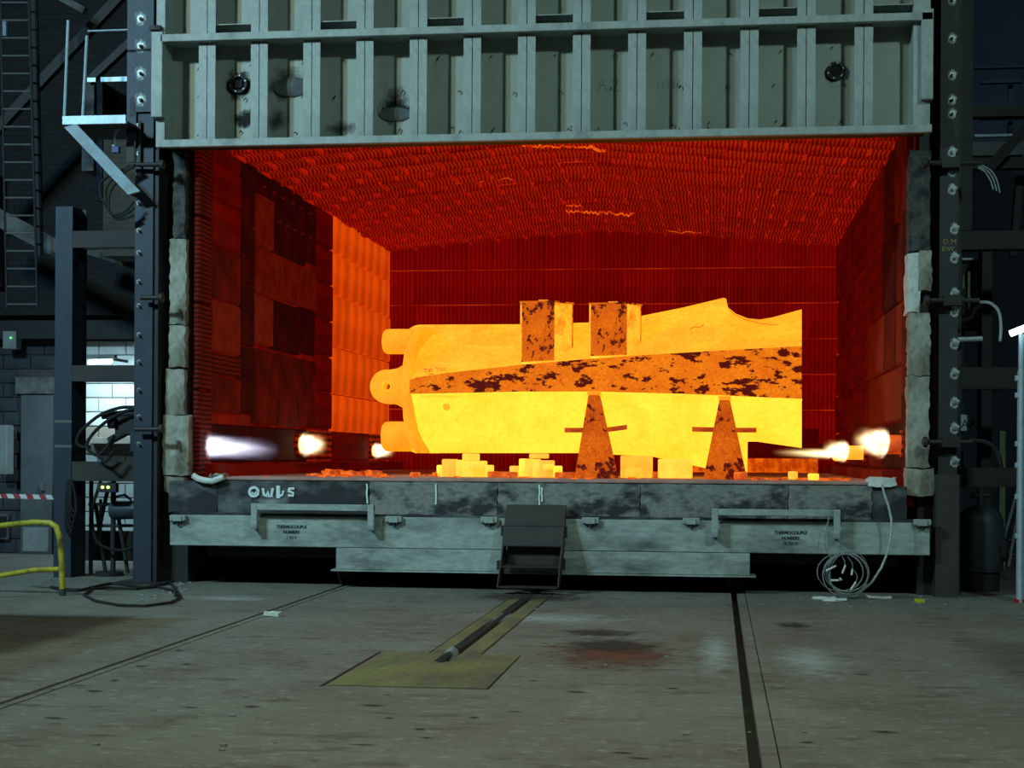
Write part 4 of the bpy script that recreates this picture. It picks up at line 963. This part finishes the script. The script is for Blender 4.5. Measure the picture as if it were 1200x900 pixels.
def hose(name, pts, r, mat, label, cat='hose', group=None, sub=4):
    P = [Vector(p_) for p_ in pts]; out = []
    for i in range(len(P) - 1):
        p0, p1, p2, p3 = P[max(i - 1, 0)], P[i], P[i + 1], P[min(i + 2, len(P) - 1)]
        for k in range(sub):
            t = k / sub; out.append(.5 * ((2 * p1) + (p2 - p0) * t + (2 * p0 - 5 * p1 + 4 * p2 - p3) * t * t + (3 * p1 - p0 - 3 * p2 + p3) * t ** 3))
    out.append(P[-1]); o = MB().tube(out, r, 7).build(name, M[mat], None, smooth=True)
    return tag(o, label, cat, group)
A = lambda L, Y: [at(a, b, Y) for a, b in L]
hose('rubber_hose', A([(158, 477), (140, 478), (118, 486), (98, 502), (90, 515), (94, 523), (106, 524)], 19.3), .022, 'rubber', 'outer black hose looping in front of the lit alcove', group='hoses at the alcove')
hose('rubber_hose', A([(158, 479), (142, 484), (122, 496), (106, 512), (102, 524), (112, 533), (122, 528), (134, 510)], 19.25), .022, 'rubber', 'inner black hose looping in front of the lit alcove', group='hoses at the alcove')
hose('rubber_hose', A([(112, 532), (118, 537), (124, 541), (134, 527)], 19.22), .02, 'rubber', 'short black hose sagging onto the brown beam', group='hoses at the alcove')
hose('rubber_hose', A([(118, 564), (108, 600), (114, 635), (140, 645), (158, 640)], 19.7), .02, 'rubber', 'black hose hanging among pipes under the control box', group='hoses at the alcove')
for k in range(5):
    hose('hanging_cable', A([(80 + k, 562), (77 + k * 1.5, 590), (78 + k * 2.4, 624 - 6 * k), (86 + k, 616 - 5 * k), (88, 580), (84, 562)], 19.46 - .015 * k), .013, 'rubber', ('longest', 'second longest', 'middle', 'second shortest', 'shortest')[k] + ' black cable in bundle hung on the blue-grey post', 'cable', 'cables hung on the post')
for k, (r1, r2) in enumerate(((20, 30), (13, 27), (8, 20))):
    hose('rubber_hose', A([(158, 193 + k), (146, 198 + 2 * k), (140 - r1, 212 + 4 * k), (134 - r1 * .75, 232), (134 - k * 2, 255 - 2 * k), (146, 256 - 4 * k), (157, 252 - 8 * k)], 18.6 - .02 * k), .015, 'rubber', ('outermost', 'middle', 'innermost')[k] + ' of three black hose loops beside the left column', group='hose loops on the column')
hose('bent_pipe', A([(146, 148), (137, 152), (134, 160), (133, 178)], 18.7), .022, 'galv', 'small bent blue-grey conduit below the platform', 'pipe')
tag(pbox('blue_connector', M['sign_b'], 131, 139, 171, 179, 18.65, .06, None, .005), 'small blue connector at the end of bent conduit', 'connector')
# platform
YPf = 18.3
pf = thing('access_platform', 'pale steel access platform with handrails bracketed to the left column', 'platform', at(110, 146, YPf))
q0, q1 = at(73, 141, YPf), at(147, 140, YPf); bx('deck_angle', M['galv'], q0.x, q1.x, YPf, YPf + .06, q0.z - .05, q0.z + .05, pf)
bx('deck', M['drk'], q0.x, q1.x, YPf + .06, YPf + 1.0, q0.z - .04, q0.z - .01, pf)
for (x_, y_, x2, y2, r) in ((80, 24, 75.5, 137, .02), (102, 42, 97, 137, .02)): MB().cyl(at(x2, y2, YPf + .03), at(x_, y_, YPf + .03), r, 8).build('post', M['galv'], pf)
MB().cyl(at(103, 36.5, YPf + .03), at(150, 35, YPf + .03), .013, 8).build('hand_rail', M['galv'], pf)
pbox('knee_rail', M['galv'], 102, 112, 91, 96, YPf + .6, .03, pf); pbox('knee_rail', M['galv'], 118, 149, 90, 95.5, YPf + .6, .03, pf)
qa, qb = at(82, 147, YPf), at(157, 226, YPf + .2); u_ = Vector((.075, 0, .02))
MB().prism([qa - u_, qa + u_, qb + u_, qb - u_], (0, .05, 0)).build('brace', M['galv'], pf)
MB().prism([qa - u_ + Vector((.02, .05, 0)), qa - u_ + Vector((.05, .05, .0)), qb - u_ + Vector((.05, .05, 0)), qb - u_ + Vector((.02, .05, 0))], (0, .3, 0)).build('brace_web', M['drk'], pf)
# ladder
YLd = 20.6
ld = thing('wall_ladder', 'dark vertical ladder at the far left', 'ladder', at(20, 360, YLd))
for (x_, x2) in ((33, 44), (0, 8)): MB().cyl(at(x2, 362, YLd), at(x_, -30, YLd), .018, 8).build('rail', M['drk'], ld)
for k in range(18):
    py = 3 + k * 20.8
    if py > 358: break
    t = (py + 30) / 392; MB().cyl(at(8 * t, py, YLd), at(33 + 11 * t, py, YLd), .013, 6).build('rung', M['girder'], ld)
MB().cyl(at(46, 300, YLd + .3), at(39, -20, YLd + .3), .06, 10).build('stand_pipe', M['drk'], ld)
# steelwork and masonry in the gloom
def bar(name, a, b, Y, half_w, mat, label, cat, dep=.12, Y2=None, group=None):
    p_, q_ = at(*a, Y), at(*b, Y2 or Y); d = (q_ - p_).normalized(); nn = Vector((-d.z, 0, d.x)).normalized() * half_w
    return tag(MB().prism([p_ - nn, p_ + nn, q_ + nn, q_ - nn], (0, dep, 0)).build(name, M[mat]), label, cat, group)
bar('roof_girder', (-60, 224), (92, 305), 21.5, .12, 'girder', 'stained pale girder sloping behind the ladder foot', 'girder')
bar('roof_girder', (88, 285), (160, 308), 22.5, .10, 'girder', 'stained pale girder sloping behind the uppermost brown beam', 'girder')
bar('roof_brace', (-60, 210), (140, -6), 22.0, .07, 'black', 'black diagonal brace crossing behind the ladder', 'brace')
bar('roof_brace', (102, 95), (168, 33), 21.5, .05, 'black', 'black diagonal brace beside the upper column', 'brace')
bar('roof_girder', (40, -20), (98, 12), 21.0, .045, 'girder', 'short pale girder end at the top above platform', 'girder')
tag(pbox('pilaster', M['girder'], 96, 110, 96, 200, 22.5, 1.1), 'dim pale pilaster behind the platform brace', 'pilaster')
tag(pbox('pilaster', M['block'], 113, 120, 96, 235, 22.3, 1.3), 'dim grey pilaster edge behind the platform', 'pilaster')
def brickmat():
    t = NT('dark_brick'); co = t.coord(); b = t.node('ShaderNodeTexBrick'); sep = t.node('ShaderNodeSeparateXYZ'); cmb = t.node('ShaderNodeCombineXYZ')
    t.link(co, sep.inputs[0]); t.link(sep.outputs[0], cmb.inputs[0]); t.link(sep.outputs[2], cmb.inputs[1]); t.link(cmb.outputs[0], b.inputs[0])
    b.inputs['Scale'].default_value = 1; b.inputs['Brick Width'].default_value = .23; b.inputs['Row Height'].default_value = .078; b.inputs['Mortar Size'].default_value = .006
    b.inputs['Color1'].default_value = (.09, .08, .06, 1); b.inputs['Color2'].default_value = (.06, .055, .042, 1); b.inputs['Mortar'].default_value = (.05, .045, .04, 1)
    t.link(b.outputs[0], t.b.inputs['Base Color']); t.b.inputs['Roughness'].default_value = .9; return t.m
M['brickwall'] = brickmat()
def brickdark():
    m = M['brickwall'].copy(); b = [n for n in m.node_tree.nodes if n.type == 'TEX_BRICK'][0]
    for k, v in (('Color1', (.020, .020, .021, 1)), ('Color2', (.013, .013, .014, 1)), ('Mortar', (.006, .006, .006, 1))): b.inputs[k].default_value = v
    return m
M['brickdark'] = brickdark()
tag(pbox('brick_pier', M['brickwall'], 121, 162, 150, 300, 21.8, 1.8), 'dim brown brick pier behind the hose loops', 'pier')
struct(bx('wall_hall_upper', M['brickdark'], -19, XL - .56, 23.6, 24.0, at(60, 372, YW).z, 9.5), 'dark brick wall above the block wall')
struct(bx('trim_5', M['girder'], at(-30, 200, 23.5).x, at(3, 200, 23.5).x, 23.4, 23.55, 4.2, 5.9), 'pale strip of wall behind the ladder')
tag(pbox('wall_pane', M['bluebar'], -4, 7, 24, 42, 23.53, .07), 'small pale pane high at the far left edge', 'pane')
bx_ = thing('junction_box', 'small grey junction box with green light on dark block wall', 'junction box', at(10, 408, 23.7))
pbox('case', M['grey_box'], 3, 19, 388, 409, 23.7, .2, bx_, .01); q = at(13, 396, 23.7); MB().cyl(q, q + Vector((0, -.02, 0)), .018, 8).build('indicator_lamp', M['led_g'], bx_)
tag(pbox('grey_cabinet', M['grey_box'], -8, 8, 498, 556, 23.6, .25, None, .01), 'grey wall cabinet at the far left edge', 'cabinet')
vn = thing('wall_vent', 'dark framed vent low in the block wall at far left', 'vent', at(2, 632, 23.85))
pbox('frame', M['girder'], -8, 9, 602, 632, 23.9, .06, vn); pbox('grille', M['rubber'], -6, 7, 605, 629, 23.88, .03, vn)
# barrier tape
tp = thing('barrier_tape', 'red and white barrier tape stretched across the door at left', 'tape', at(30, 583, 20.2))
for k in range(9):
    a, b = -8 + k * 7.6, -8 + (k + 1) * 7.6; sag = lambda x: 578.5 + .025 * x
    p_ = [at(a, sag(a), 20.2), at(b, sag(b), 20.2), at(b + 2.5, sag(b) + 5.4, 20.2), at(a + 2.5, sag(a) + 5.4, 20.2)]
    MB().prism(p_, (0, .003, 0)).build('stripe', M['tape_r' if k % 2 else 'tape_w'], tp)
# yellow guard rail
gy = at(73, 697, 17.9); gY = gy.y
YG = atZ(73, 698, 0).y
g = thing('guard_rail', 'chipped yellow tubular guard rail on the floor at far left', 'guard rail', (at(40, 690, YG).x, YG, 0))
MB().tube([at(73, 698, YG), at(72.5, 660, YG), at(70, 630, YG), at(66, 617, YG), (at(59, 613, YG)), at(40, 612, YG + .05), at(20, 614, YG + .1), at(-25, 619, YG + .3)], .034, 10).build('top_rail', M['yellow'], g, smooth=True)
MB().tube([at(70, 667, YG), at(40, 668, YG + .1), at(10, 673, YG + .2), at(-25, 679, YG + .3)], .03, 10).build('mid_rail', M['yellow'], g, smooth=True)
MB().cyl(at(73, 699, YG), at(73, 690, YG), .04, 10).build('foot', M['tank'], g)
# cable ring and litter on the floor
cpts = [(98, 697), (108, 690), (130, 688.5), (160, 690), (185, 688), (208, 693), (212, 700), (200, 706), (170, 710), (140, 709), (112, 704)]
P_ = [atZ(a, b, .02) for a, b in cpts]
tag(MB().tube(P_, .015, 7, True).build('floor_cable', M['rubber'], None, smooth=True), 'black cable ring lying on the floor before left column', 'cable')
hose('floor_cable', [atZ(a, b, .02) for a, b in ((60, 688), (90, 692), (130, 684), (170, 688), (200, 684), (206, 698))], .018, 'rubber', 'straggling black cable on floor behind the cable ring', 'cable')
tag(rough(MB().box(*(lambda q: (q.x - .08, q.x + .08, q.y - .06, q.y + .06, 0, .045))(atZ(319, 722, 0))).build('paper_scrap', M['fibre']), 2, .015, 5), 'crumpled white paper scrap on the left rail slot', 'paper')
lt = MB(); rn = random.Random(21)
for k in range(150):
    a = rn.random()
    if a < .4: px, py = rn.uniform(160, 225), rn.uniform(682, 704)
    elif a < .65: px, py = rn.uniform(960, 1190), rn.uniform(697, 712)
    else: px, py = rn.uniform(20, 1180), rn.uniform(700, 880)
    q = atZ(px, py, 0); s_ = rn.uniform(.004, .014); lt.box(q.x - s_ * 1.5, q.x + s_ * 1.5, q.y - s_, q.y + s_, 0.001, s_)
o = lt.build('floor_litter', M['wire']); o['kind'] = 'stuff'; tag(o, 'pale crumbs and chips of litter scattered over the floor', 'litter')

# ================================================================== RIGHT SIDE
# loose thermocouple coil hanging from the hearth corner
cl = thing('cable_coil', 'coil of thin grey thermocouple wire hanging under the car corner', 'cable coil', atZ(990, 699, 0))
rn = random.Random(5)
for k in range(7):
    cx_, cy_ = 988 + rn.uniform(-5, 7), 673 + rn.uniform(-2.5, 1.5); rx, rz_ = 25 + rn.uniform(-5, 3), 25 + rn.uniform(-4, 1); Yk = 18.25 + rn.uniform(-.06, .06)
    MB().tube([at(cx_ + rx * math.cos(a), min(cy_ + rz_ * math.sin(a), 699), Yk + 0.05 * math.sin(a * 2 + k)) for a in [2 * math.pi * i / 28 for i in range(28)]], .0055, 5, True).build('loop', M['wire'], cl)
MB().tube(A([(1034, 568), (1036, 578), (1041, 592), (1044.5, 608), (1045, 622), (1043, 634), (1040, 648), (1033, 665), (1022, 682), (1008, 694), (996, 699)], 18.35), .014, 7).build('lead', M['cable'], cl, smooth=True)
for (x0_, y0_, x1_, y1_) in ((991, 662, 987, 672), (999, 667, 998, 674), (1003, 682, 997, 691), (986, 680, 984, 677), (968, 669, 980, 663), (974, 680, 983, 680)):
    MB().cyl(at(x0_, y0_, 18.2), at(x1_, y1_, 18.2), .012, 6).build('plug', M['fibre'], cl)
for pts in (((986, 650), (990, 658), (990, 664)), ((993, 652), (999, 660), (999, 668)), ((1001, 668), (1005, 676), (1003, 684), (1004, 692))):
    MB().tube(A(pts, 18.22), .005, 5).build('wire_end', M['wire'], cl)
hose('thin_wire', A([(972, 604), (967, 628), (967, 640), (970, 648), (975, 655)], 18.44), .006, 'wire', 'thin dark wire hanging from the right handle bar', 'wire')

YQ = 20.0
for i, (a, b, ml) in enumerate(((270, 292, 'upper'), (430, 456, 'middle'), (548, 571, 'lower'))):
    tag(pbox('cross_beam', M['beam'], 1124, 1230, a, b, YQ, .2, None, .004), ml + ' brown horizontal beam right of the furnace column', 'beam', 'brown beams at right')
YWR = 27.0
struct(bx('wall_hall_right', M['bluewall'], XR + 1.02, 16, YWR, YWR + .3, 0, 9.5), 'dark blue sheet wall behind the right side')
for (a, b, c, d, m, lab) in ((1142, 1187, 157, 160, 'bluebar', 'bright blue-white ledge bar right of furnace column'), (1142, 1200, 77, 79.5, 'bluewall', 'dim blue bar, topmost at upper right'), (1150, 1198, 94, 97, 'bluewall', 'dim blue bar, second at upper right'), (1150, 1202, 137, 139.5, 'bluebar', 'thin pale blue bar above the bright ledge')):
    tag(pbox('wall_bar', M[m], a, b, c, d, 24.0, .1), lab, 'bar', 'blue bars at upper right')
tag(pbox('wall_bar', M['bluewall'], 1182, 1187, 97, 157, 24.2, .08), 'short upright blue bar at upper right', 'bar')
tag(pbox('steel_plate', M['tank'], 1124, 1200, 166, 182, 23.0, .2), 'scuffed blue-grey plate behind the diagonal brace', 'plate')
for (py0, py1, lab) in ((123, 136, 'upper'), (184, 197, 'lower')): tag(pbox('girder', M['black'], 1136, 1230, py0, py1, 22.5, .2), lab + ' black girder at the upper right', 'girder')
bar('diagonal_brace', (1160, 196), (1206, 146), 21.8, .07, 'drk', 'dark diagonal brace at the upper right', 'brace')
bar('diagonal_brace', (1196, 206), (1188, 300), 23.0, .05, 'black', 'black leaning strut at the right edge', 'brace')
tag(pbox('dark_stanchion', M['black'], 1124, 1140, -20, 270, 20.4, .3), 'black stanchion behind the right column', 'stanchion')
tag(pbox('dark_stanchion', M['black'], 1150, 1162, 290, 678, 21.5, .3), 'black stanchion beside the pale green slats', 'stanchion')
sl = thing('slatted_panel', 'pale green slatted panel behind the right column', 'panel', at(1138, 385, 22.0))
pbox('backing', M['drk'], 1124, 1152, 300, 388, 22.06, .05, sl)
for px in (1127, 1149): q = at(px, 380, 22.08); bx('leg', M['drk'], q.x - .03, q.x + .03, 22.07, 22.12, 0, q.z, sl)
for k in range(9): pbox('slat', M['greenslat'], 1125 + k * 3, 1127.2 + k * 3, 322, 383, 22.0, .04, sl)
for k, (c, d) in enumerate(((338, 346), (352, 360))): pbox('dark_band', M['drk'], 1124, 1152, c, d, 21.97, .02, sl)
pbox('cross_bar', M['galv'], 1124, 1151, 302.5, 304, 21.95, .03, sl); pbox('cross_bar', M['greenslat'], 1124, 1151, 381, 384, 21.94, .03, sl)
for px in (1134, 1142.5): pbox('upright', M['greenslat'], px, px + 3, 318, 375, 21.9, .04, sl)
tag(MB().cyl(at(1120, 398, 19.0), at(1151, 397, 19.0), .03, 8).build('short_pipe', M['galv']), 'short pale pipe behind the right column', 'pipe')
for k in range(3):
    hose('thin_cable', A([(1146, 193 + k * 2), (1158 - k * 2, 197 + k * 2), (1167 - k * 3, 208 + k * 2), (1172 - k * 4, 226 - k * 2)], 18.63 - .015 * k), .009, 'wire', ('outer', 'middle', 'inner')[k] + ' thin cable drooping from the upper right clamp', 'cable', 'cables on the upper right clamp')
hose('rubber_hose', A([(1148, 354), (1160, 355), (1170, 364), (1173, 382), (1172, 400)], 18.63), .018, 'wire', 'grey hose curving down from the middle right clamp')
hose('rubber_hose', A([(1126, 376), (1138, 372), (1143, 362), (1150, 358)], 19.4), .025, 'rubber', 'black hose bending behind the right column')
hose('rubber_hose', A([(1136, 516), (1155, 518), (1168, 528), (1174, 548)], 18.63), .025, 'rubber', 'black hose curving down from the lower right clamp')
sg = thing('wall_sign', 'small white sign with blue letters behind right column', 'sign', at(1135, 504, 22.0))
pbox('board', M['sign'], 1122, 1144, 486, 505, 22.0, .02, sg); text('sign_lettering', 'AR', .17, M['sign_b'], at(1135.5, 497.5, 21.995), sg, .002)
tag(pbox('marker_post', M['greenslat'], 1171, 1178, 505, 668.5, 22.6, .08), 'yellow-green marker post behind the tank', 'post')
tn = thing('pressure_tank', 'dark blue-grey vertical tank behind the right column', 'tank', atZ(1149, 690, 0))
q = atZ(1149, 690, 0); q.y = 19.8; q.x = at(1149, 640, 19.8).x; rr = .27
zt = at(1149, 592, 19.8).z
MB().lathe((q.x, q.y, .2), (q.x, q.y, zt), [(0, rr * .6), (.05, rr), (.75, rr), (.88, rr * .9), (.96, rr * .6), (1, rr * .15)], 22).build('vessel', M['tank'], tn, smooth=True)
MB().lathe((q.x, q.y, 0), (q.x, q.y, .25), [(0, rr * .85), (1, rr * .85)], 18).build('skirt', M['drk'], tn)
MB().cyl((q.x, q.y, zt - .03), (q.x, q.y, zt + .22), .045, 10).cyl((q.x - .12, q.y, zt + .12), (q.x + .12, q.y, zt + .12), .03, 8).build('valve', M['drk'], tn)
pbox('motor', M['drk'], 1168, 1184, 634, 658, 19.6, .25, tn, .05)
al = thing('step_ladder', 'folded aluminium ladder leaning beside the pale post', 'ladder', atZ(1180, 665, 0))
for (a, b) in (((1170, 650), (1191, 572)), ((1180, 664), (1196, 575)), ((1190, 664), (1202, 578))): MB().prism([at(*a, 21.4), at(a[0] + 3.5, a[1], 21.4), at(b[0] + 3.5, b[1], 21.7), at(*b, 21.7)], (0, .06, 0)).build('rail', M['tank'], al)
for k in range(5): t = (k + .5) / 5; MB().cyl(at(1176 + 18 * t, 655 - 75 * t, 21.45 + .3 * t), at(1193 + 10 * t, 660 - 78 * t, 21.45 + .3 * t), .018, 8).build('rung', M['tank'], al)
Ypp = atZ(1197, 706, 0).y
pp = thing('pale_post', 'pale hinged post at the right edge of the picture', 'post', (at(1200, 706, Ypp).x, Ypp, 0))
xa, xb = at(1193, 500, Ypp).x, at(1214, 500, Ypp).x
bx('door_leaf', M['post_white'], xa, xb, Ypp, Ypp + .06, .03, at(1195, 434, Ypp).z, pp, .005)
MB().cyl((xa + .03, Ypp - .02, .0), (xa + .03, Ypp - .02, at(1195, 392, Ypp).z), .035, 10).build('pipe', M['galv'], pp, smooth=True)
for py in (443, 463, 520, 545, 582, 628): pbox('hinge', M['galv'], 1190, 1194, py - 3, py + 3, Ypp - .03, .05, pp)
for py in (597, 652, 671): pbox('rust_patch', M['brickwall'], 1193, 1197, py - 6, py + 6, Ypp - .002, .003, pp)
ll = thing('strip_light', 'bright tilted fluorescent lamp on top of the pale post', 'lamp', at(1190, 392, Ypp - .1))
MB().cyl(at(1184, 391, Ypp - .1), at(1212, 380, Ypp - .1), .035, 12).build('tube', M['tube_l'], ll, smooth=True)
MB().tube(A([(1196, 392), (1198, 386)], Ypp - .05), .02, 6).build('bracket', M['galv'], ll)
for (px, py, m, lab) in ((1078, 706, 'sign_g', 'small bright yellow-green scrap on the floor by right column'), (1194, 706, 'red_bit', 'small red scrap on the floor at the right edge')):
    q = atZ(px, py, 0); o = MB().box(q.x - .05, q.x + .05, q.y - .04, q.y + .04, 0, .035).build('floor_scrap', M[m]); rough(o, 2, .012, px); tag(o, lab, 'scrap')
for k, (px, py) in enumerate(((966, 702), (978, 704), (1030, 701))):
    q = atZ(px, py, 0); o = MB().box(q.x - .13, q.x + .13, q.y - .05, q.y + .05, 0, .02).build('fibre_scrap', M['fibre']); rough(o, 2, .015, k + 8)
    tag(o, ('pale flat fibre scrap on floor left of the cable coil', 'pale flat fibre scrap on floor directly under the cable coil', 'pale flat fibre scrap on floor right of the cable coil')[k], 'scrap', 'fibre scraps on the floor')
# drag hose in the floor channel
hs = thing('drag_hose', 'ribbed black supply hose lying in the yellow floor channel', 'hose', (-2.1, 15, 0))
MB().tube([(-2.1, 11.95, -.06), (-2.1, 12.15, .0), (-2.1, 12.5, .0), (-2.1, 13.2, -.025), (-2.1, 18.4, -.025)], .042, 9).build('hose', M['rubber'], hs, smooth=True)
for k in range(14): y = 12.02 + k * .045; MB().lathe((-2.1, y, -.045 + k * .004), (-2.1, y + .02, -.042 + k * .004), [(0, .047), (.5, .051), (1, .047)], 10).build('rib', M['wire'], hs)
